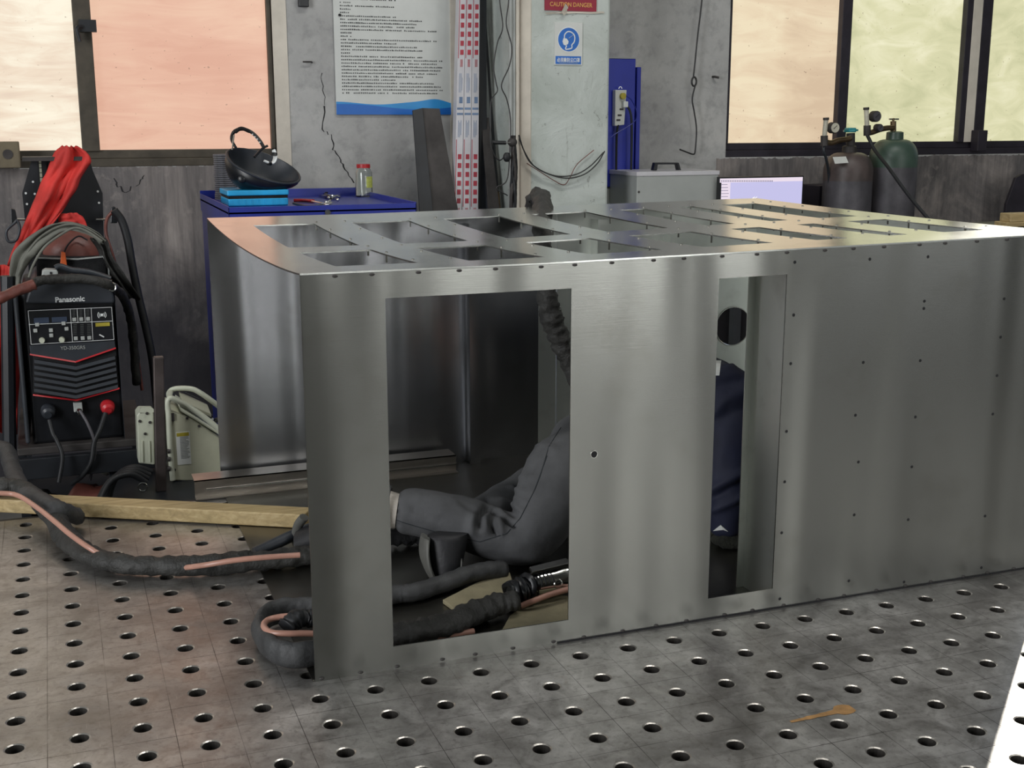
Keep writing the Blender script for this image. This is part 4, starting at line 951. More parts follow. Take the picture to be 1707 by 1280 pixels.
# printed aluminium profiles: three with red and blue film
for i, lab in enumerate(('printed white-film metal profile standing next to the poster', 'printed white-film metal profile between two similar ones', 'printed white-film metal profile nearest the black steel bars')):
    t0, t1 = (765+i*11.6, 777+i*11.6); b0, b1 = (756.5+i*13.7, 770+i*13.7); YT, YB = 3.50, 3.42
    pr = thing('metal_profile', lab, 'metal profile', at((b0+b1)/2, 355, y=YB), group='film-wrapped profiles beside the poster')
    def Q(s, t, dy=0.0):
        """s across 0..1, t down the picture 0..1"""
        p = at(t0+(t1-t0)*s, 0, y=YT); q = at(b0+(b1-b0)*s, 355, y=YB); return p+(q-p)*t+Vector((0, dy, 0))
    tf = (FL-Q(0, 0).z)/(Q(0, 1).z-Q(0, 0).z)
    MB().prism([Q(.02, tf), Q(.97, tf), Q(.97, -1.1), Q(.02, -1.1)], (0, .05, 0)).build('profile', 'film', pr, bevel=.0015)
    mr, mb_ = MB(), MB()
    per = .70
    for c in range(-1, 2):
        for k in range(6):     # red characters
            t = c*per+.02+k*.042 + .0; 
            mr.prism([Q(.34, t+.024, -.0008), Q(.80, t+.024, -.0008), Q(.80, t, -.0008), Q(.34, t, -.0008)], (0, .001, 0))
        mr.prism([Q(.08, c*per+.27, -.0008), Q(.16, c*per+.27, -.0008), Q(.16, c*per-.05, -.0008), Q(.08, c*per-.05, -.0008)], (0, .001, 0))
        for k in range(3): mr.prism([Q(.4+.12*k, c*per+.31, -.0008), Q(.46+.12*k, c*per+.31, -.0008), Q(.46+.12*k, c*per+.275, -.0008), Q(.4+.12*k, c*per+.275, -.0008)], (0, .001, 0))
        for (u0, u1, sA, sB) in ((.34, .43, .3, .36), (.34, .43, .5, .56), (.36, .42, .66, .70), (.45, .48, .35, .8), (.50, .51, .1, .9), (.525, .535, .1, .9), (.56, .64, .3, .36), (.57, .64, .46, .52), (.56, .63, .62, .68)):
            mb_.prism([Q(sA, c*per+u1, -.0008), Q(sB, c*per+u1, -.0008), Q(sB, c*per+u0, -.0008), Q(sA, c*per+u0, -.0008)], (0, .001, 0))
    mr.build('red_print', 'ink_red', pr); mb_.build('blue_print', 'ink_blue', pr)
bar(((797, -120), (811, -120)), ((800, 355), (812, 355)), 3.56, 3.45, .02, 'steel_bar', 'black_metal', 'tall black steel bar standing against the printed profiles', 'steel bar')
bar(((801, 8), (806, 6)), ((812, 355), (817, 355)), 3.6, 3.42, .02, 'steel_bar', 'grey_plastic', 'narrow dark steel bar between the tall black bar and the short one', 'steel bar')
bar(((802, 197), (815, 196)), ((815, 355), (834, 355)), 3.5, 3.36, .012, 'steel_bar', 'dark_metal', 'short wide dark steel bar, lowest of the leaning bars', 'steel bar')
bar(((806, 10), (809, 10)), ((829, 355), (834, 355)), 3.64, 3.44, .01, 'steel_rod', 'black_metal', 'thin black rod leaning away from the printed profiles towards the pillar', 'steel rod')
bar(((822, 262), (826, 262)), ((826, 355), (836, 355)), 3.56, 3.4, .01, 'steel_strip', 'brass', 'short brownish strip leaning at the foot of the thin black rod', 'steel strip')
# conduits and wires at the pillar
for k, (u, r_, mt, lab) in enumerate(((852, .009, 'light_grey', 'light grey conduit running up beside the pillar, next to the loose wires'), (858, .006, 'light_grey', 'thinnest conduit running up beside the pillar'), (863.5, .009, 'reveal', 'cream conduit hugging the pillar corner'))):
    p = at(u, 240, y=3.18); tag(MB().cyl((p.x, 3.185, .55), (p.x, 3.185, CE), r_, 14).build('conduit', mt, smooth=True), lab, 'conduit')
def wire(pts, Y, r, name, label, mat='black_wire', cat='wire', n=8, parent=None):
    Yf = (lambda i: Y[i]) if isinstance(Y, (list, tuple)) else (lambda i: Y)
    o = MB().tube(cr([at(u, v, y=Yf(i)) for i, (u, v) in enumerate(pts)], n), r, 7).build(name, mat, parent, smooth=True)
    return tag(o, label, cat) if label else o
wire([(833, -60), (833, 0), (838, 45), (829, 72), (823, 110), (827, 138), (829, 152), (819, 168), (818, 205), (819, 245), (832, 267), (846, 255)], 3.14, .0028, 'loose_wire', 'thin black wire with wavy bends, farther from the pillar corner')
wire([(849, -60), (848, 0), (844, 40), (853, 78), (849, 110), (836, 142), (845, 166), (851, 200), (850, 250), (845, 300), (828, 313), (846, 326)], 3.13, .0028, 'loose_wire', 'thin black wire with wavy bends, next to the conduits')
cl = thing('cable_cluster', 'tangle of dark dusty cables tied at the pillar corner', 'cable tangle', at(858, 350, y=3.14))
for k in range(6):
    ph = k*1.1; MB().tube(cr([at(854+2.2*math.sin(ph+j*.9)+k*.8, 226+j*22, y=3.12+.01*math.sin(ph*2+j)) for j in range(8)], 6), .0075, 8, wr=.2, seed=k).build('cable', 'rubber' if k % 2 else 'dark_metal', cl, smooth=True)
m = MB(); m.ball(at(854, 237, y=3.11), .022, 8, (1, .8, .9)); m.build('junction', 'dark_metal', cl, smooth=True)
m = MB(); m.ball(at(845, 262, y=3.1), .018, 8, (1, .8, 1.2)); m.build('junction', 'rubber', cl, smooth=True)
sd_ = thing('screwdriver', 'black-handled tool stuck sideways into the pillar cable tangle', 'screwdriver', at(835, 238, y=3.1))
MB().tube([at(821, 237, y=3.1), at(824, 237.5, y=3.1), at(843, 238, y=3.1)], .0085, 12).build('handle', 'black_plastic', sd_, smooth=True)
MB().tube([at(843, 238, y=3.1), at(853, 238, y=3.1)], .003, 8).build('shaft', 'chrome', sd_)
wire([(865, 225), (873, 250), (885, 272), (910, 288), (935, 294), (962, 290), (985, 276), (1006, 254)], 3.17, .003, 'slack_cable', 'black cable slung across the pillar, upper of the two dark ones')
wire([(866, 232), (876, 256), (892, 278), (920, 292), (948, 297), (975, 290), (996, 272), (1008, 252)], 3.165, .003, 'slack_cable', 'black cable slung across the pillar, lower of the two dark ones')
wire([(878, 272), (900, 286), (922, 300), (940, 308), (950, 296), (962, 274), (990, 250)], 3.18, .002, 'slack_cable', 'thin reddish cord sagging lowest across the pillar', 'leather')
# signs on the pillar
SY = py0-.004
def G(u, v, dy=0.0): return at(u, v, y=SY+dy)
sg = thing('caution_sign', 'maroon sign with yellow CAUTION DANGER lettering on the pillar', 'sign', G(950, 18))
p, q = G(908, 17), G(994, 17); MB().box((p.x, SY-.002, p.z), (q.x, SY+.004, p.z+.13)).build('sign_board', 'red_paper', sg)
p, q = G(916.5, 10, -.003), G(987, 12, -.003); text('sign_lettering', 'CAUTION DANGER', .026, 'gold_text', p, (1, 0, 0), (0, 0, 1), sg, width=q.x-p.x, bold=.0003)
p, q = G(916.5, -10, -.003), G(987, -10, -.003); text('sign_lettering', '当心危险', .05, 'gold_text', p, (1, 0, 0), (0, 0, 1), sg, width=q.x-p.x)
# peeling paint flap
m = MB(); m.prism([G(936, 20, -.02), G(943, 6, -.012), G(947, 12, -.004), (G(948, 20).x, SY+.004, G(948, 20).z), G(940, 26, -.015)], (0, .002, 0)); tag(m.build('paint_flap', 'reveal'), 'curled flap of peeling paint over the maroon sign edge', 'paint flap')
m = MB(); g = [[G(u, v, -.003-.004*math.sin(u*.3)), G(u+2, v+3, -.001)] for u, v in [(909, 21), (925, 20), (940, 20), (960, 19), (985, 20), (1006, 19)]]; m.sheet(g, .001); tag(m.build('paint_edge', 'reveal'), 'ragged horizontal edge of peeled paint between the two pillar signs', 'paint edge')
ms = thing('mask_sign', 'white sticker with a blue round face-mask symbol on the pillar', 'sign', G(947, 108))
p, q = G(924, 108), G(971, 38); MB().box((p.x, SY-.001, p.z), (q.x, SY+.004, q.z)).build('sign_board', 'paper', ms)
c_ = G(948, 66, -.0015); cr_ = abs(G(965.5, 66).x-G(930.5, 66).x)/2
MB().lathe([(cr_*1.08, 0), (cr_*1.08, .0005)], c_, 40, (0, -1, 0)).build('disc_edge', 'white', ms)
MB().lathe([(cr_, .0004), (cr_, .001)], c_, 40, (0, -1, 0)).build('blue_disc', 'sign_blue', ms)
def E_(x, z, dy=-.0014): return c_+Vector((x*cr_, dy, z*cr_))
m = MB(); m.tube(cr([E_(-.42, .12), E_(-.38, .42), E_(-.12, .66), (E_(.2, .64)), E_(.5, .42), E_(.58, .1), E_(.5, -.22), E_(.3, -.45), E_(.28, -.72), E_(-.28, -.82), E_(-.2, -.5)], 6), cr_*.05, 6, flat=.3)
m.tube([E_(0, .12), E_(.44, .4)], cr_*.045, 6, flat=.3); m.build('head_outline', 'white', ms)
m = MB(); m.prism([E_(-.5, .12), E_(-.2, .08), E_(-.02, -.16), E_(-.08, -.38), E_(-.3, -.5), E_(-.5, -.44), E_(-.6, -.16)], (0, -.0006, 0)); m.build('mask_symbol', 'white', ms)
p, q = G(926, 106.5, -.0012), G(968.5, 94, -.0012); MB().box((p.x, SY-.0018, p.z), (q.x, SY, q.z)).build('caption_strip', 'sign_blue', ms)
p, q = G(928.5, 102.5, -.0022), G(966.5, 102, -.0022); text('caption_lettering', '必须戴防尘口罩', .02, 'white', p, (1, 0, 0), (0, 0, 1), ms, width=q.x-p.x, bold=.0003)
p, q = G(932, 105.4, -.0019), G(963, 104.6, -.0019); MB().box((p.x, SY-.0022, p.z), (q.x, SY-.0015, q.z)).build('caption_line', 'ink_blue', ms)

# blue board with a power strip, behind the pillar
BYY = 3.55
a, b = at(1002, 312, y=BYY), at(1060, 98, y=BYY)
bb = thing('blue_wall_box', 'tall blue steel wall box half hidden by the pillar', 'wall box', (a.x, BYY, a.z))
MB().box((a.x-.06, BYY, a.z), (b.x, WY-.005, b.z)).build('door', 'blue_board', bb, bevel=.003)
c, d = at(1060, 301, y=BYY+.05), at(1067.5, 112, y=BYY+.05); MB().box((c.x-.01, BYY+.04, c.z), (d.x, WY-.004, d.z)).build('side_panel', 'blue_board', bb, bevel=.002)
MB().box((a.x-.06, BYY-.002, b.z), (b.x, BYY+.01, b.z+.006)).build('top_edge', 'light_grey', bb)
pst = thing('power_strip', 'dirty white power strip with yellow and white plugs on the blue box', 'power strip', at(1035, 212, y=BYY-.04))
a, b = at(1025, 210, y=BYY-.035), at(1045, 150, y=BYY-.035)
MB().prism([(a.x, BYY-.035, a.z), (b.x-.01, BYY-.035, a.z+.005), (b.x, BYY-.035, b.z), (a.x, BYY-.035, b.z)], (0, .034, 0)).build('strip', 'paper', pst, bevel=.003)
p = at(1039.5, 160, y=BYY-.05); MB().cyl(p, p+Vector((0, .03, 0)), .015, 14).build('plug', 'yellow', pst, smooth=True)
p = at(1043, 174, y=BYY-.05); MB().box((p.x-.014, BYY-.055, p.z-.014), (p.x+.012, BYY-.03, p.z+.014)).build('plug', 'white', pst, bevel=.003)
for u, v in ((1036, 182), (1033, 192), (1031, 200)): p = at(u, v, y=BYY-.036); MB().box((p.x-.01, BYY-.037, p.z-.004), (p.x+.01, BYY-.034, p.z+.004)).build('socket', 'dark_metal', pst)
p = at(1034, 148, y=BYY-.03); MB().tube([p+Vector((math.cos(t)*.008, 0, math.sin(t)*.01)) for t in [k*.4 for k in range(9)]], .002, 6).build('hanger', 'chrome', pst)
wire([(1030, 208), (1028, 230), (1027, 290), (1025, 365)], BYY-.03, .006, 'power_cable', 'dark cable dropping from the foot of the power strip', 'rubber', 'cable')
wire([(1045, 176), (1051, 188), (1053, 215), (1052, 290), (1051, 370)], BYY-.045, .006, 'power_cable', 'grey cable dropping from the white plug of the power strip', 'grey_plastic', 'cable')
wire([(1044, 160), (1052, 166), (1060, 182), (1061, 196), (1055, 205), (1040, 215), (1022, 226), (1010, 240), (1002, 262)], BYY-.05, .0025, 'thin_cable', 'thin blue cord curving from the yellow plug back to the pillar', 'blue', 'cable')
# grey low cabinet and the white machine cabinet
a, b = at(1006, 314, y=3.5), at(1066, 314, y=3.5); gc = MB().box((a.x-.05, 3.56, FL), (b.x-.004, WY-.01, a.z)).build('low_cabinet', 'light_grey', bevel=.004)
tag(gc, 'plain grey cabinet under the blue wall box', 'cabinet')
MY = 3.25
a, b = at(1062, 288, y=MY), at(1198, 284, y=MY)
mc = thing('machine_cabinet', 'light grey metal machine cabinet with a black handle on top', 'cabinet', ((a.x+b.x)/2, MY, FL))
MB().box((a.x, MY, FL), (b.x, MY+.3, a.z-.01)).build('body', 'light_grey', mc, bevel=.004)
MB().box((a.x-.004, MY-.004, a.z-.016), (b.x+.004, MY+.304, a.z+.004)).build('top', 'film', mc, bevel=.002)
h = [at(u, v, y=MY+.12) for u, v in ((1089, 284), (1092, 271), (1132, 271), (1136, 284))]
MB().prism([h[0], h[1], h[2], h[3], at(1131, 284, y=MY+.12), at(1128.5, 274, y=MY+.12), at(1097, 274, y=MY+.12), at(1095.5, 284, y=MY+.12)], (0, .03, 0)).build('handle', 'black_plastic', mc, bevel=.003)
for u, v in ((1073, 292), (1172, 290), (1065, 320)): p = at(u, v, y=MY); MB().lathe([(.006, 0), (.004, .003)], p, 10, (0, -1, 0)).build('screw', 'dark_metal', mc)
# monitor
NY = 3.2
mo = thing('computer_monitor', 'black-framed monitor showing a lavender drawing screen', 'monitor', at(1268, 360, y=NY))
a, b = at(1197, 385, y=NY), at(1340, 292.5, y=NY)
MB().box((a.x, NY, a.z), (b.x, NY+.03, b.z)).build('bezel', 'black_plastic', mo, bevel=.002)
def Mq(u0, v0, u1, v1, mat, name, dy, parent):
    p, q = at(u0, v1, y=NY), at(u1, v0, y=NY); return MB().box((p.x, NY-dy, p.z), (q.x, NY+.001, q.z)).build(name, mat, parent)
scn = Mq(1200, 295, 1338, 382, 'screen', 'screen', .0008, mo)
Mq(1200, 295, 1338, 304.5, 'screen_bar', 'toolbar', .0013, scn); Mq(1200, 304.5, 1217.5, 382, 'screen_bar', 'side_panel', .0013, scn)
m = MB(); rnd = random.Random(5)
def mk(u0, v0, u1, v1): p, q = at(u0, v1, y=NY), at(u1, v0, y=NY); m.box((p.x, NY-.0018, p.z), (q.x, NY-.001, q.z))
for k in range(30): u = 1202+k*2.9; mk(u, 300.5, u+1.7, 302.8)
for k in range(7): mk(1202, 307+k*5, 1202+rnd.uniform(6, 13), 308.2+k*5)
m.build('interface_marks', 'screen_ink', scn)
m = MB()
for a_, b_ in (((1238, 343), (1258, 328)), ((1242, 343), (1262, 328)), ((1256, 329), (1264, 341)), ((1246, 336), (1256, 330))): m.tube([at(*a_, y=NY-.0015), at(*b_, y=NY-.0015)], .0016, 5)
m.build('drawing_lines', 'screen_white', scn)
p = at(1268, 382, y=NY); MB().cyl((p.x, NY+.03, p.z-.12), (p.x, NY+.03, p.z+.05), .02, 12).build('stand', 'black_plastic', mo); MB().box((p.x-.12, NY-.04, p.z-.13), (p.x+.12, NY+.12, p.z-.118)).build('foot', 'black_plastic', mo, bevel=.003)
dk = thing('computer_desk', 'dark desk carrying the black-framed monitor behind the enclosure', 'desk', (p.x, NY, FL))
MB().box((p.x-.25, NY-.2, p.z-.16), (p.x+.25, NY+.35, p.z-.131)).build('desk_top', 'dark_metal', dk)
for sx in (-.22, .22):
    for sy in (-.16, .31): MB().box((p.x+sx-.02, NY+sy-.02, FL), (p.x+sx+.02, NY+sy+.02, p.z-.16)).build('leg', 'black_metal', dk)
# dark box against the wall behind the cylinders
a, b = at(1341, 370, y=3.62), at(1382, 307, y=3.62); tag(MB().box((a.x, 3.5, FL), (b.x+.1, WY-.01, b.z)).build('dark_locker', 'mullion_dark', bevel=.004), 'dark low locker between the monitor and the gas cylinders', 'locker')
# wire hanging on the wall right of the blue box
wire([(1175, -60), (1172, 0), (1165, 60), (1157, 125)], WY-.02, .004, 'wall_wire', None)
wl = bpy.data.objects['wall_wire']; bpy.data.objects.remove(wl)
ww = thing('wall_wire', 'black wire with a knot hanging down the bare grey wall', 'wire', at(1157, 130, y=WY-.03))
MB().tube(cr([at(u, v, y=WY-.05) for u, v in [(1173, -60), (1170, 0), (1163, 60), (1159, 100), (1156, 128)]]), .004, 7).build('upper_run', 'black_wire', ww, smooth=True)
MB().tube([at(1157, 136, y=WY-.05)+Vector((math.cos(t)*.013, 0, math.sin(t)*.022)) for t in [k*.35 for k in range(18)]], .005, 7, closed=True).build('knot', 'black_wire', ww, smooth=True)
MB().tube(cr([at(u, v, y=WY-.05) for u, v in [(1159, 142), (1154, 165), (1157, 185), (1161, 215), (1159, 250), (1156, 257), (1146, 254), (1133, 249)]]), .004, 7).build('lower_run', 'black_wire', ww, smooth=True)
p = at(1188, 128, y=WY); tag(MB().tube([p, p-Vector((.0, .02, 0)), p+Vector((.02, -.03, -.005))], .006, 7).build('wall_hook', 'dark_metal'), 'short dark hook sticking out of the wall beside the knotted wire', 'hook')

# gas cylinders
def gas(uc, wpx, Y, zs_, name, label, bodymat, shmat, prof_extra):
    c = at(uc, 300, y=Y); r_ = abs(at(uc+wpx/2, 300, y=Y).x-at(uc-wpx/2, 300, y=Y).x)/2
    g_ = thing(name, label, 'gas cylinder', (c.x, Y, FL)); zsh = at(uc, zs_[0], y=Y).z; zn = at(uc, zs_[1], y=Y).z
    MB().lathe([(0, FL), (r_*.95, FL), (r_, FL+.02), (r_, zsh)], (c.x, Y, 0), 40).build('body', bodymat, g_, smooth=True, angle=50)
    n_ = 9; pf_ = [(r_*1.0005, zsh-.05)]+[(r_*(.32+.68*math.cos(k/n_*math.pi/2)**.8), zsh+(zn-zsh)*math.sin(k/n_*math.pi/2)**1.15) for k in range(n_+1)]
    MB().lathe(pf_, (c.x, Y, 0), 40).build('shoulder', shmat, g_, smooth=True, angle=60)
    return g_, c, r_, zn
g1, c1, r1, z1 = gas(1413, 68, 3.35, (284, 254), 'gas_cylinder', 'grey gas cylinder with rusty brown shoulder and teal valve', 'cyl_grey', 'cyl_brown', 0)
def X(u, v, Y=3.35): return at(u, v, y=Y)
def cy(a_, b_, r_, nm, mt, par, Y=3.35, n=14): return MB().cyl(X(*a_, Y), X(*b_, Y), r_, n).build(nm, mt, par, smooth=True)
MB().lathe([(.038, z1-.01), (.036, z1+.03), (.024, z1+.034)], (c1.x, 3.35, 0), 20).build('neck_ring', 'dark_metal', g1, smooth=True)
cy((1418, 246), (1418, 222), .022, 'valve', 'dark_metal', g1); cy((1418, 219), (1418, 216), .038, 'valve_handle', 'teal', g1, n=8)
MB().box((X(1411, 219).x, 3.33, X(1411, 219).z-.005), (X(1424, 213).x, 3.37, X(1411, 213).z)).build('valve_cap', 'teal', g1, bevel=.004)
p, q = X(1392, 273, 3.35-r1*.95), X(1415, 261, 3.35-r1*.95)
MB().prism([p, (q.x, p.y, p.z+.004), (q.x+.004, p.y+.03, q.z), (p.x+.006, p.y+.03, q.z-.002)], (0, .002, 0)).build('paper_tag', 'paper', g1)
g2, c2, r2, z2 = gas(1487, 65, 3.35, (262, 232), 'gas_cylinder', 'dark gas cylinder with a green shoulder and T-handle valve', 'cyl_grey', 'cyl_green', 0)
MB().lathe([(.045, z2-.02), (.043, z2+.035), (.03, z2+.04)], (c2.x, 3.35, 0), 20).build('neck_ring', 'cyl_green', g2, smooth=True)
cy((1489, 226), (1489, 202), .015, 'valve', 'brass', g2); cy((1482, 198.5), (1498, 198.5), .004, 'valve_handle', 'chrome', g2); cy((1489, 204), (1489, 197), .006, 'spindle', 'brass', g2)
def regulator(ox, oy, lab, gface, tube_px, gauges, body):
    r_ = thing('gas_regulator', lab, 'regulator', X(*body[0], 3.3))
    MB().tube(cr([X(u, v, 3.3) for u, v in body]), .014, 10).build('body', 'brass', r_, smooth=True)
    for (u, v, rp) in gauges:
        p = X(u, v, 3.27); rr = rp*6.6/2033
        MB().lathe([(rr, 0), (rr, .03), (rr*.9, .034)], p+Vector((0, .03, 0)), 24, (0, -1, 0)).build('gauge', 'dark_metal', r_, smooth=True, angle=40)
        MB().lathe([(rr*.85, 0), (rr*.85, .002)], p-Vector((0, .004, 0)), 24, (0, -1, 0)).build('gauge_face', gface, r_)
        MB().tube([p+Vector((-rr*.4, -.007, -rr*.2)), p+Vector((rr*.3, -.007, rr*.4))], .0015, 5).build('needle', 'hole', r_)
    (u0, v0), (u1, v1) = tube_px
    MB().cyl(X(u0, v0, 3.29), X(u1, v1, 3.29), .012, 14).build('flow_tube', 'gauge', r_, smooth=True)
    MB().cyl(X(u0, v0+2, 3.29), X(u0, v0-2, 3.29), .015, 14).build('tube_cap', 'dark_metal', r_, smooth=True)
    MB().cyl(X(u1, v1-5, 3.29), X(u1, v1+12, 3.29), .018, 14).build('tube_base', 'dark_metal', r_, smooth=True)
    return r_
regulator(0, 0, 'brass regulator with a pale round gauge, on the brown-shouldered cylinder', 'gauge', ((1377, 198), (1374, 231)), [(1391.5, 213, 8.5)], [(1374, 236), (1386, 238), (1398, 234), (1412, 232), (1418, 230)])
regulator(0, 0, 'regulator with a dark round gauge, on the green-shouldered cylinder', 'cyl_grey', ((1444, 181), (1445.5, 214)), [(1461.5, 194, 8.5), (1467, 213, 6)], [(1446, 222), (1455, 220), (1466, 216), (1478, 213.5), (1489, 213)])
m = MB().tube(cr([X(1446, 226, 3.28), X(1450, 234, 3.26), X(1458, 250, 3.22), X(1480, 278, 3.1), X(1512, 322, 2.95), X(1548, 365, 2.8), X(1575, 392, 2.7)]), .009, 10).build('gas_hose', 'rubber', smooth=True)
tag(m, 'straight black gas hose running down from the second regulator', 'hose')
m = MB().tube(cr([X(1374, 243, 3.29), X(1373, 252, 3.28), X(1378, 268, 3.3), X(1382, 300, 3.34), X(1380, 360, 3.35)]), .007, 8).build('gas_hose', 'grey_plastic', smooth=True)
tag(m, 'grey hose falling behind the brown-shouldered cylinder', 'hose')
# timber offcuts and dark plate at the right edge
a, b = at(1687, 369, y=2.4), at(1740, 357, y=2.4)
tk = thing('offcut_stand', 'dark stand beyond the enclosure carrying two timber offcuts', 'stand', (b.x, 2.45, FL)); zt_ = at(1690, 379, y=2.4).z
MB().box((a.x-.02, 2.4, zt_-.03), (b.x+.2, 2.7, zt_)).build('stand_top', 'black_metal', tk); MB().box((a.x+.05, 2.45, FL), (b.x+.1, 2.65, zt_-.03)).build('pedestal', 'black_metal', tk)
tag(MB().box((a.x-.01, 2.42, zt_), (b.x, 2.5, at(1690, 371, y=2.4).z)).build('timber_offcut', 'wood', bevel=.003), 'flat timber offcut under the thicker one, beyond the enclosure end', 'wood offcut')
tag(MB().box((a.x+.01, 2.42, at(1690, 371, y=2.4).z), (b.x, 2.49, at(1690, 357, y=2.4).z)).build('timber_offcut', 'wood', bevel=.003), 'thicker timber offcut lying on top of the flat one', 'wood offcut')
fin = [at(u, v, y=3.5) for u, v in ((1671, 400), (1678, 340), (1694, 296), (1705, 290), (1760, 290), (1760, 400))]
tag(MB().prism(fin+[], (0, .02, 0)).build('steel_plate', 'mullion_dark', bevel=.002), 'dark angled steel plate leaning on the wall behind the timber offcuts', 'steel plate')
sp_ = bpy.data.objects['steel_plate']

# ================================================================== hoses and sleeves on the table
def Z(u, v, z): return at(u, v, z=z)
def sleeve(pts, r, name, label, mat='sleeve', seed=0, wr=.16, n=10, flat=.85):
    P = [Z(u, v, z) for u, v, z in pts]
    P = [Vector((p.x, p.y, max(p.z, (r if not callable(r) else .026)*flat+.004))) for p in P]
    o = MB().tube(cr(P, n), r, 16, flat=flat, wr=wr, seed=seed).build(name, mat, smooth=True, angle=180)
    return tag(o, label, 'cable sleeve') if label else o
RS = .0265
sleeve([(-60, 800, .06), (-10, 812, .07), (30, 812, .07), (62, 832, .06), (92, 866, .045), (112, 897, .03), (150, 926, .026), (200, 940, .026), (260, 943, .026), (330, 942, .026), (400, 937, .026), (460, 932, .026), (515, 925, .026), (560, 920, .028), (600, 925, .028)],
       lambda t: RS*(1.06-.12*abs(math.sin(t*9))), 'hose_sleeve', 'long wrinkled grey-black cable sleeve curving over the timber beam and table', seed=2)
m = MB().tube(cr([Z(u, v, z) for u, v, z in [(-40, 822, .10), (0, 822, .095), (30, 826, .09), (62, 846, .085), (90, 868, .078), (120, 893, .066), (152, 915, .050), (190, 936, .022), (240, 950, .012), (290, 948, .02), (340, 942, .045), (390, 934, .058), (440, 929, .06), (500, 925, .058)]]), .0062, 10).build('gas_line', 'pink_hose', smooth=True)
tag(m, 'salmon pink hose running along the long cable sleeve', 'hose')
sleeve([(-10, 745, .03), (10, 750, .05), (20, 780, .04), (36, 815, .06), (70, 835, .068), (100, 850, .066), (128, 863, .02)], .024, 'hose_sleeve', 'flat dark cloth sleeve tail crossing the timber beam under the long one', 'sleeve_grey', 5, .1)
# loop at the open end of the enclosure
def flatsleeve(pts, h_, th, name, label, mat, seed=0):
    """flattened sleeve standing on its edge"""
    P = cr([Z(u, v, 0.0) for u, v in pts], 8); rg = []
    for i, p in enumerate(P):
        a = P[max(0, i-1)]; b = P[min(len(P)-1, i+1)]; t = (b-a).normalized(); n_ = Vector((-t.y, t.x, 0)); hh = h_*(1+.10*noise.noise(Vector((i*.2, seed, 0))))
        ring = []
        for k in range(14):
            an = 2*math.pi*k/14; w_ = th*(1+.35*noise.noise(Vector((i*.35, math.cos(an), seed)))); ring.append(p+n_*(w_*math.cos(an))+Vector((0, 0, hh/2+.004+hh/2*math.sin(an))))
        rg.append(ring)
    return tag(MB().rings(rg).build(name, mat, smooth=True, angle=180), label, 'cable sleeve')
flatsleeve([(560, 1092), (525, 1112), (480, 1116), (448, 1100), (434, 1076), (444, 1052), (475, 1040), (510, 1038), (545, 1036)], .052, .014, 'hose_sleeve', 'flattened black cable sleeve looped on edge beside the open end', 'sleeve_grey', 3)
sleeve([(478, 1046, .05), (492, 1032, .06), (510, 1030, .055), (540, 1033, .05), (580, 1040, .04)], .02, 'hose_sleeve', 'glossy black sleeve end crumpled inside the loop', 'rubber', 8, .3)
m = MB().tube(cr([Z(u, v, z) for u, v, z in [(560, 1020, .06), (510, 1026, .06), (470, 1028, .058), (446, 1034, .056), (440, 1044, .055), (452, 1054, .056), (480, 1056, .056), (520, 1056, .05), (580, 1062, .03), (650, 1068, .014), (720, 1064, .012), (790, 1052, .012)]]), .0062, 10).build('gas_line', 'pink_hose', smooth=True)
tag(m, 'salmon pink hose looping round the black sleeve coil into the enclosure', 'hose')
# inside the enclosure
sleeve([(600, 1050, .025), (655, 1055, .026), (700, 1052, .026), (745, 1040, .028), (790, 1022, .03), (830, 1008, .034), (862, 998, .04)], lambda t: .022+.006*math.sin(t*3), 'torch_sleeve', 'black wrinkled sleeve leading to the silver torch', 'sleeve', 11, .2)
sleeve([(590, 1010, .022), (655, 992, .022), (690, 988, .022), (740, 972, .024), (790, 955, .03), (840, 948, .025)], .0225, 'hose_sleeve', 'charcoal cable sleeve lying across the floor sheet in front of the shoe', 'sleeve_grey', 13, .08)
sleeve([(540, 905, .03), (600, 900, .03), (655, 895, .03), (700, 893, .028), (740, 897, .026)], .024, 'cloth_bundle', 'crumpled black cloth bundle under the trouser cuff', 'fluff', 17, .35)
m = MB().tube(cr([Z(u, v, z) for u, v, z in [(338, 893+32, .03), (360, 922, .03), (420, 918, .03), (450, 905, .05), (480, 892, .06), (500, 880, .06), (540, 870, .06)]]), .012, 10).build('grey_tube', 'grey_plastic', smooth=True)
bpy.data.objects.remove(m)
m = MB().tube(cr([Z(u, v, z) for u, v, z in [(425, 922, .02), (455, 908, .03), (485, 894, .04), (520, 880, .045)]]), .014, 12).build('grey_tube', 'grey_plastic', smooth=True); tag(m, 'smooth grey-green tube slanting up from the long sleeve towards the shoe', 'tube')
# hose hanging over the rear edge and through the top
hs = [at(886, 362, y=1.46), at(890, 338, y=1.43), at(899, 330, y=1.40), at(906, 350, y=1.30), at(903, 385, y=1.12), at(906, 415, y=1.0), at(909, 450, y=.98), at(912, 490, y=.98), at(918, 525, y=.98), at(930, 558, y=.98), at(944, 592, y=.98), at(962, 640, y=.97), at(985, 690, y=.95), at(1010, 720, y=.9)]
hs = [at(884, 420, y=1.46)]+hs
m = MB().tube(cr(hs, 10), lambda t: .021+.007*math.sin(t*7)**2, 16, wr=.22, seed=6).build('hanging_sleeve', 'sleeve', smooth=True, angle=180)
tag(m, 'wrinkled dark sleeve hanging over the rear edge through a top opening', 'cable sleeve')

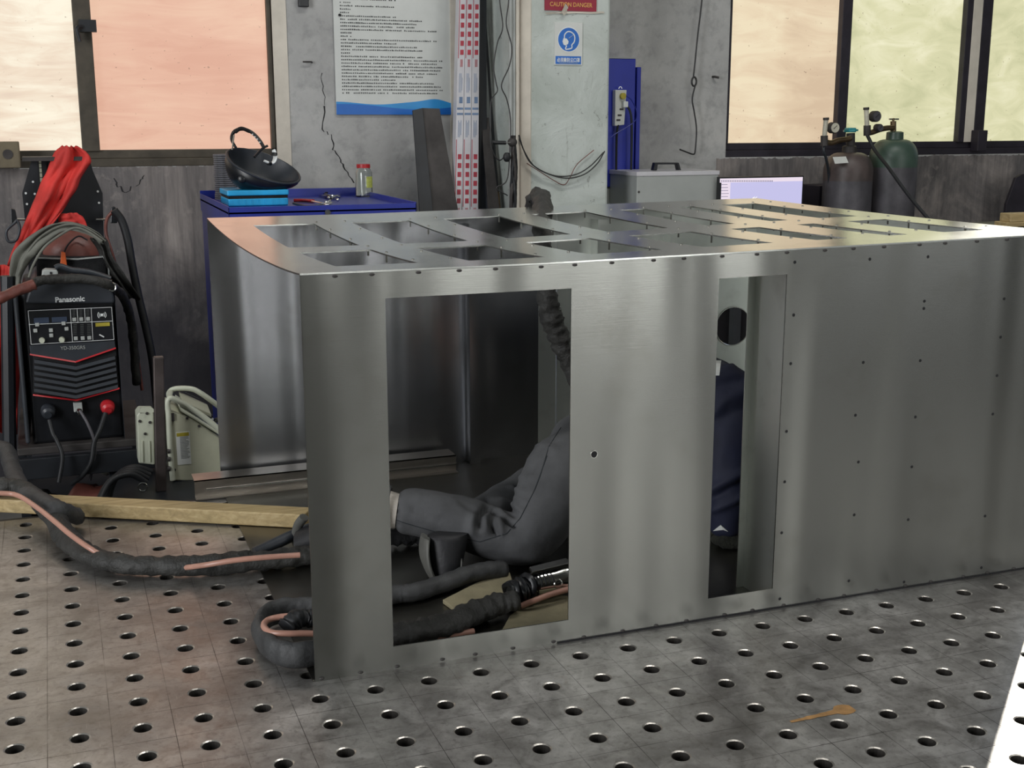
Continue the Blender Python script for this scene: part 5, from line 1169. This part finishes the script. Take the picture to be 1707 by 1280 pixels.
# boards under the torch
MT['card2'] = MT['cardboard']
def slab(px, z0, h_, label):
    P = [Z(u, v, z0) for u, v in px]; P = [Vector((p.x, p.y, z0)) for p in P]
    return tag(MB().prism(P, (0, 0, h_)).build('fibre_board', 'cardboard', bevel=.0015), label, 'board')
slab([(738, 1006), (776, 1034), (866, 1010), (850, 960), (822, 963)], .0045, .009, 'dusty brown fibre board between the sleeve and the knee')
slab([(832, 1062), (960, 1042), (960, 1000), (905, 990), (850, 1030)], .0045, .006, 'dusty flat board under the silver torch head')

# silver torch / power tool head
tr = thing('welding_torch', 'silver finned torch head with a black taped neck on the floor sheet', 'welding torch', Z(905, 990, .02))
def TT(u, v, z): return Z(u, v, z)
ax0, ax1 = TT(882, 976, .045), TT(950, 962, .045); d = (ax1-ax0).normalized(); L_ = (ax1-ax0).length
MB().lathe([(.010, -.004), (.022, 0), (.026, .02), (.0265, L_*.6), (.030, L_*.75), (.030, L_+.04), (.024, L_+.05)], ax0, 28, d).build('body', 'chrome', tr, smooth=True, angle=50)
side = d.cross(Vector((0, 0, 1))).normalized()
for k in range(4):
    a = ax0+d*(.018+.009*k); MB().tube([a+Vector((0, 0, 1))*(.0255*math.cos(t))+side*(.0255*math.sin(t)) for t in [-1.3+.26*j for j in range(11)]], .0022, 6).build('fin', 'hole', tr)
p = ax0+d*.055+side*.024+Vector((0, 0, .002)); MB().lathe([(.011, 0), (.010, .005), (.006, .007)], p, 18, side).build('button', 'bright', tr, smooth=True)
MB().prism([ax0+Vector((0, 0, .026))+side*.012, ax1+Vector((0, 0, .03))+side*.012, ax1+Vector((0, 0, .03))-side*.018, ax0+Vector((0, 0, .026))-side*.018+d*.01], (0, 0, .008)).build('top_plate', 'bright', tr, bevel=.002)
m = MB(); q = TT(850, 992, .035)
for k in range(9):
    t = k/8; c_ = q.lerp(ax0+d*.012, t); r_ = .021+.004*math.sin(k*2.3); m.tube([c_+Vector((0, 0, 1))*(r_*math.cos(a_))+side*(r_*math.sin(a_))+d*.003*math.sin(a_*2+k) for a_ in [2*math.pi*j/16 for j in range(16)]], .0065, 7, closed=True)
m.v = [tuple(Vector(p)+.003*Vector(noise.noise_vector(Vector(p)*90))) for p in m.v]
m.build('taped_neck', 'black_plastic', tr, smooth=True)
m = MB(); m.cyl(q, ax0+d*.01, .019, 16); m.build('neck_core', 'rubber', tr)
MB().tube(cr([TT(868, 1010, .02), TT(893, 1000, .03), TT(920, 990, .035), (TT(955, 980, .035))]), .0062, 10).build('torch_gas_line', 'pink_hose', tr, smooth=True)

# ================================================================== the person kneeling inside the enclosure
from mathutils.bvhtree import BVHTree
def skin(name, chains, mat, parent=None, sub=2, smooth=True):
    """chains: list of lists of (point, radius or (rx, ry)); chains share joints that lie at the same place; the first point is the root"""
    V, E2, Rr = [], [], []; key = {}
    for ch in chains:
        prev = None
        for p, r in ch:
            k = tuple(round(c, 4) for c in p)
            if k not in key: key[k] = len(V); V.append(tuple(p)); Rr.append(r if isinstance(r, tuple) else (r, r))
            i = key[k]
            if prev is not None and prev != i: E2.append((prev, i))
            prev = i
    me = bpy.data.meshes.new(name); me.from_pydata(V, E2, []); o = bpy.data.objects.new(name, me); COL.objects.link(o)
    sm = o.modifiers.new('skin', 'SKIN'); sm.use_smooth_shade = True; sm.branch_smoothing = .6
    for i, r in enumerate(Rr): me.skin_vertices[0].data[i].radius = r
    # one root per connected piece
    seen = set(); adj = {i: [] for i in range(len(V))}
    for a, b in E2: adj[a].append(b); adj[b].append(a)
    for i in range(len(V)):
        me.skin_vertices[0].data[i].use_root = False
    for i in range(len(V)):
        if i in seen: continue
        me.skin_vertices[0].data[i].use_root = True; st_ = [i]
        while st_:
            q = st_.pop()
            if q in seen: continue
            seen.add(q); st_ += adj[q]
    s_ = o.modifiers.new('sub', 'SUBSURF'); s_.levels = s_.render_levels = sub
    bake(o); o.data.materials.clear(); o.data.materials.append(MT[mat])
    for p in o.data.polygons: p.use_smooth = True
    return o
def adopt(o, parent):
    o.parent = parent; pw = world_loc(parent); o.location = -pw; return o
def bvh(o):
    me = o.data; return BVHTree.FromPolygons([v.co.copy() for v in me.vertices], [tuple(p.vertices) for p in me.polygons])
def hit(tree, u, v):
    d = (_R*((u-853.5)/FPX) - _U*((v-640)/FPX) + _F).normalized(); h = tree.ray_cast(CP, d); return (h[0], h[1]) if h[0] is not None else (None, None)
def folds(o, lines, noise_amp=.003, nscale=16):
    """press valleys (negative) and raise ridges (positive) along pixel polylines that lie on the surface"""
    tr_ = bvh(o); L = []
    for pts, w_, a_ in lines:
        P = []
        for (u0, v0), (u1, v1) in zip(pts, pts[1:]):
            for k in range(6):
                h, n_ = hit(tr_, u0+(u1-u0)*k/6, v0+(v1-v0)*k/6)
                if h: P.append(h)
        if P: L.append((P, w_, a_))
    me = o.data; me.update(); N = [v.normal.copy() for v in me.vertices]
    for v, n_ in zip(me.vertices, N):
        d = 0
        for P, w_, a_ in L:
            k = min((v.co-q).length_squared for q in P)
            if k < (3*w_)**2: d += a_*math.exp(-k/(w_*w_))
        d += noise_amp*noise.noise(v.co*nscale)+noise_amp*.5*noise.noise(v.co*nscale*2.3)
        v.co += n_*d
def strip_on(o, pts, wd, name, mat, parent, off=.0012):
    tr_ = bvh(o); P = []
    for (u0, v0), (u1, v1) in zip(pts, pts[1:]):
        for k in range(8):
            h, n_ = hit(tr_, u0+(u1-u0)*k/8, v0+(v1-v0)*k/8)
            if h and (not P or (h-P[-1]).length < .05): P.append(h+n_*off*.2)
    if len(P) > 3: return MB().tube(P, wd, 6).build(name, mat, parent, smooth=True)

def Y_(u, v, y): return at(u, v, y=y)
pel = Y_(1012, 772, .66)
ankN = Y_(655, 851, .60); cN1 = Y_(740, 860, .56); cN2 = Y_(822, 890, .51); kneeN = Y_(880, 906, .485); tN1 = Y_(905, 852, .50); tN2 = Y_(938, 785, .55)
kneeF = Vector((pel.x-.06, .86, .075)); tF = Vector((pel.x-.02, .80, .17)); ankF = Vector((.985, .60, .075)); cF = kneeF.lerp(ankF, .5)
chest = Y_(1185, 645, .63); waist = pel.lerp(chest, .45)+Vector((0, 0, .035)); neck = Y_(1282, 712, .62); head = Y_(1335, 742, .60)
shN = Y_(1218, 640, .50); elN = Y_(1210, 812, .44); wrN = Y_(1210, 897, .43)
shF = Vector((shN.x+.04, .78, shN.z)); elF = Vector((shN.x+.12, .80, .18)); wrF = Vector((shN.x+.22, .76, .06))
root = thing('person', 'person in navy jacket and grey work trousers kneeling inside the steel enclosure', 'person', (pel.x, pel.y, .0035))
def fingers(w_, d, side, up, sc_=1.0):
    """wrist, pointing direction, side towards the thumb, back of hand"""
    palm = w_+d*.055*sc_; ch = [[(w_, .026), (palm, (.034, .018))]]
    for i, L in enumerate((.070, .078, .072, .056)):
        b0 = palm+side*(.027-.018*i)+d*.02; k1 = b0+d*L*.42*sc_-up*.004; k2 = k1+d*L*.32*sc_-up*.014; k3 = k2+d*L*.2*sc_-up*.016
        ch.append([(b0, .009), (k1, .0088), (k2, .008), (k3, .007)])
    t0 = w_+d*.028+side*.026; ch.append([(t0, .012), (t0+side*.022+d*.022, .010), (t0+side*.030+d*.05-up*.008, .0085)])
    return ch
dN = Vector((.25, -.12, -.35)).normalized(); dF = Vector((.9, -.1, -.25)).normalized()
hN = fingers(wrN, Vector((.75, -.25, -.22)).normalized(), Vector((.2, .95, 0)).normalized(), Vector((.1, 0, 1)).normalized())
hF = fingers(wrF, Vector((.9, -.2, -.15)).normalized(), Vector((-.2, -.95, 0)).normalized(), Vector((.1, 0, 1)).normalized())
fwd = (head-neck).normalized()
body = skin('body', [
    [(pel, (.11, .10)), (waist, (.10, .09)), (chest, (.115, .105)), (neck, .052), (neck.lerp(head, .5), .055), (head, (.078, .088)), (head+Vector((.055, -.01, -.055)), (.066, .07))],
    [(pel, (.11, .10)), (tN2, .062), (tN1, .040), (kneeN, .038), (cN2, .030), (cN1, .036), (ankN, .034), (ankN+Vector((-.05, .03, -.02)), .032)],
    [(pel, (.11, .10)), (tF, .075), (kneeF, .052), (cF, .045), (ankF, .034)],
    [(chest, (.115, .105)), (shN, .05), (elN, .038), (wrN, .026)], [(chest, (.115, .105)), (shF, .05), (elF, .038), (wrF, .026)]]+hN[1:]+hF[1:]+[hN[0], hF[0]], 'skin')
# face: nose, brow and ears pressed out of the head
fc = head+Vector((.10, -.01, -.085))
for v in body.data.vertices:
    q = v.co
    k = (q-fc).length
    if k < .028: v.co += Vector((.6, -.05, -.8)).normalized()*.016*math.exp(-(k/.012)**2)
adopt(body, root)
for s_ in (-1, 1):
    e = head+Vector((.02, s_*.078, -.01)); MB().ball(e, .024, 8, (.7, .28, 1)).build('ear', 'skin', root, smooth=True)
    e = head+Vector((.098, s_*.030, -.052)); m = MB(); m.ball(e, .009, 7, (.7, 1, .6)); m.build('eye', 'white', root, smooth=True)
m = MB(); m.tube(cr([head+Vector((.10, -.022, -.118)), head+Vector((.108, 0, -.122)), head+Vector((.10, .022, -.118))]), .004, 6, flat=.6); m.build('mouth', 'leather', root, smooth=True)
m = MB(); m.ball(head+Vector((-.018, 0, .022)), .092, 14, (1.0, .96, 1.02)); m.v = [p for p in m.v]
hr = m.build('hair', 'hair', root, smooth=True)
# trousers
trs = skin('trousers', [
    [(waist.lerp(pel, .05), (.118, .112)), (waist.lerp(pel, .55), (.128, .124)), (pel, (.138, .13)), (pel.lerp(tN2, .55), (.118, .118)), (tN2, .102), (tN1, .088), (kneeN, .076), (cN2, .066), (cN1, .060), (ankN.lerp(cN1, .35), .056), (ankN, .052)],
    [(pel, (.138, .13)), (tF, .102), (kneeF, .074), (cF, .062), (ankF, .052)]], 'trouser', sub=4)
F_ = [([(814, 843), (801, 856), (797, 881)], .008, -.022), ([(824, 847), (818, 867), (827, 893)], .006, -.019), ([(825, 846), (842, 866), (860, 876)], .006, -.018), ([(842, 850), (860, 862)], .005, -.006),
      ([(789, 862), (786, 890)], .011, .010), ([(808, 862), (810, 888)], .007, .008), ([(833, 866), (836, 890)], .008, .009), ([(834, 834), (859, 842), (871, 853)], .008, .008), ([(812, 830), (824, 842)], .01, -.012),
      ([(853, 812), (874, 821)], .007, .007), ([(858, 830), (880, 838)], .007, .006), ([(866, 794), (892, 797)], .007, .006), ([(868, 780), (890, 783)], .006, -.004), ([(876, 722), (900, 712), (930, 707)], .006, .007), ([(872, 735), (905, 728), (935, 738)], .006, -.006),
      ([(884, 745), (910, 742), (930, 755)], .006, .006), ([(880, 765), (905, 768)], .006, .005), ([(700, 828), (760, 832)], .010, .004), ([(690, 850), (740, 868)], .010, -.004), ([(770, 838), (790, 850)], .008, -.005), ([(660, 820), (664, 886)], .006, -.004)]
folds(trs, F_, .0035, 14)
for v in trs.data.vertices: v.co.z = max(v.co.z, .0045)
adopt(trs, root)
def local_strip(o, *a, **k):
    pw = world_loc(o)
    sv = o.location.copy()
    for v in o.data.vertices: pass
    return strip_on(o, *a, **k)
class _T: pass
def tree_world(o):
    pw = world_loc(o); return BVHTree.FromPolygons([v.co+pw for v in o.data.vertices], [tuple(p.vertices) for p in o.data.polygons])
def bvh(o): return tree_world(o)
for pts in ([(912, 760), (890, 819), (867, 864), (845, 889), (800, 903), (746, 892), (676, 872), (653, 864)], [(935, 713), (915, 744), (901, 792), (890, 820)], [(927, 682), (904, 710), (884, 733), (859, 752), (845, 778)], [(927, 682), (945, 684)]):
    strip_on(trs, pts, .0012, 'seam', 'seam', trs)
# hem of the cuff, sock, shoes
m = MB(); c_ = ankN; ax = (ankN-cN1).normalized(); x_ = ax.orthogonal().normalized(); y_ = ax.cross(x_)
m.tube([c_+ax*.012+x_*(.0535*math.cos(t))+y_*(.0535*math.sin(t)) for t in [2*math.pi*k/28 for k in range(28)]], .004, 6, closed=True); m.build('cuff', 'trouser', root, smooth=True)
toeN = Z(520, 900, .04); heel = ankN+Vector((-.055, .03, -.01))
m = MB(); m.tube(cr([ankN+ax*-.01, ankN+ax*.03, heel]), lambda t: .04+.004*math.sin(t*3), 16); m.build('sock', 'sock', root, smooth=True)
m = MB(); bt = Z(506, 905, .03)
m.tube(cr([heel+Vector((.012, 0, .01)), heel.lerp(bt, .3)+Vector((0, 0, .005)), heel.lerp(bt, .65), bt], 8), lambda t: .045-.006*t, 18, flat=.85); m.build('shoe', 'shoe', root, smooth=True)
m = MB(); sl0 = [Z(499, 914, .010), Z(494, 897, .035), Z(497, 876, .07), Z(507, 862, .095)]
m.tube(cr(sl0, 6), .012, 10, flat=.8); m.build('shoe_sole', 'sole', root, smooth=True)
# the other shoe: toes down, sole upright
tb_ = Z(728, 962, .008); hb_ = Z(722, 905, .085)
hb_ = Vector((tb_.x-.008, tb_.y+.02, .098))
m = MB(); rg = []
for k in range(11):
    t = k/10; c_ = tb_.lerp(hb_, t)+Vector((.010*math.sin(t*3.1)*-1, 0, 0)); wd_ = .036*(1-.35*(abs(t-.45)*1.5)**2)
    rg.append([c_+Vector((.007*math.cos(a_)-.010, wd_*math.sin(a_), 0)) for a_ in [2*math.pi*j/14 for j in range(14)]])
m.rings(rg); m.build('shoe_sole', 'sole', root, smooth=True, angle=70)
m = MB(); rg = []
for k in range(11):
    t = k/10; c_ = tb_.lerp(hb_, t)+Vector((.022+.020*t, 0, 0)); wd_ = .0355*(1-.3*(abs(t-.45)*1.5)**2)
    rg.append([c_+Vector(((.030+.018*t)*math.cos(a_), wd_*math.sin(a_), 0)) for a_ in [2*math.pi*j/16 for j in range(16)]])
m.rings(rg); m.build('shoe', 'shoe', root, smooth=True, angle=70)
m = MB(); m.tube(cr([hb_+Vector((.04, -.02, -.02)), hb_+Vector((.06, -.033, -.045)), tb_+Vector((.045, -.036, .02))]), .002, 6); m.build('shoe_piping', 'sole', root)
# jacket
jk = skin('jacket', [
    [(waist.lerp(pel, .5), (.132, .128)), (waist, (.130, .127)), (chest, (.150, .142)), (chest.lerp(neck, .6), (.095, .09)), (neck, .066)],
    [(chest, (.145, .138)), (shN, .088), (shN.lerp(elN, .5), .066), (elN, .062), (elN.lerp(wrN, .6), .052), (wrN, .042)], [(chest, (.145, .138)), (shF, .078), (elF, .058), (wrF, .042)]], 'navy', sub=4)
folds_tree = None
_old = bvh
folds(jk, [([(1186, 690), (1210, 668), (1245, 650)], .012, .008), ([(1184, 708), (1215, 690), (1248, 676)], .010, -.008), ([(1188, 815), (1215, 800), (1240, 788)], .010, .010), ([(1186, 832), (1212, 818), (1240, 806)], .009, -.009), ([(1190, 850), (1222, 836), (1242, 824)], .008, .008), ([(1215, 610), (1245, 604)], .01, .006), ([(1200, 640), (1240, 632)], .01, -.006)], .006, 12)
adopt(jk, root)
for hh, w0, dd_, ex in ((hN, wrN, dN, .008), (hF, wrF, dF, .005)):
    gl = skin('glove', [[(w0-dd_*.03, .038), (hh[0][0][0], .035), (hh[0][1][0], (.045, .031))]]+[[(p, r+ex) for p, r in c] for c in hh[1:]], 'glove')
    for v in gl.data.vertices:
        v.co += Vector(noise.noise_vector(v.co*60))*.006; v.co.z = max(v.co.z, .0045)
    adopt(gl, root)
# collar label: white printed patch on the jacket back
tj = bvh(jk); g = []
for j in range(6):
    row = []
    for i in range(6):
        u = 1184+18*i/5-3*j/5; v = 602+24*j/5; h, n_ = hit(tj, u, v)
        row.append(h+n_*.0015 if h else None)
    if all(row): g.append(row)
if len(g) > 1: MB().sheet(g, .0006).build('printed_patch', 'paper', jk)
# small white triangular spot on the cuff of the jacket
tq = [hit(tj, u, v) for u, v in ((1190, 884), (1202, 874), (1214, 885), (1206, 882))]
if all(h for h, n_ in tq): MB().prism([h+n_*.002 for h, n_ in tq], tuple(tq[1][1]*.0015)).build('cuff_spot', 'paper', jk)
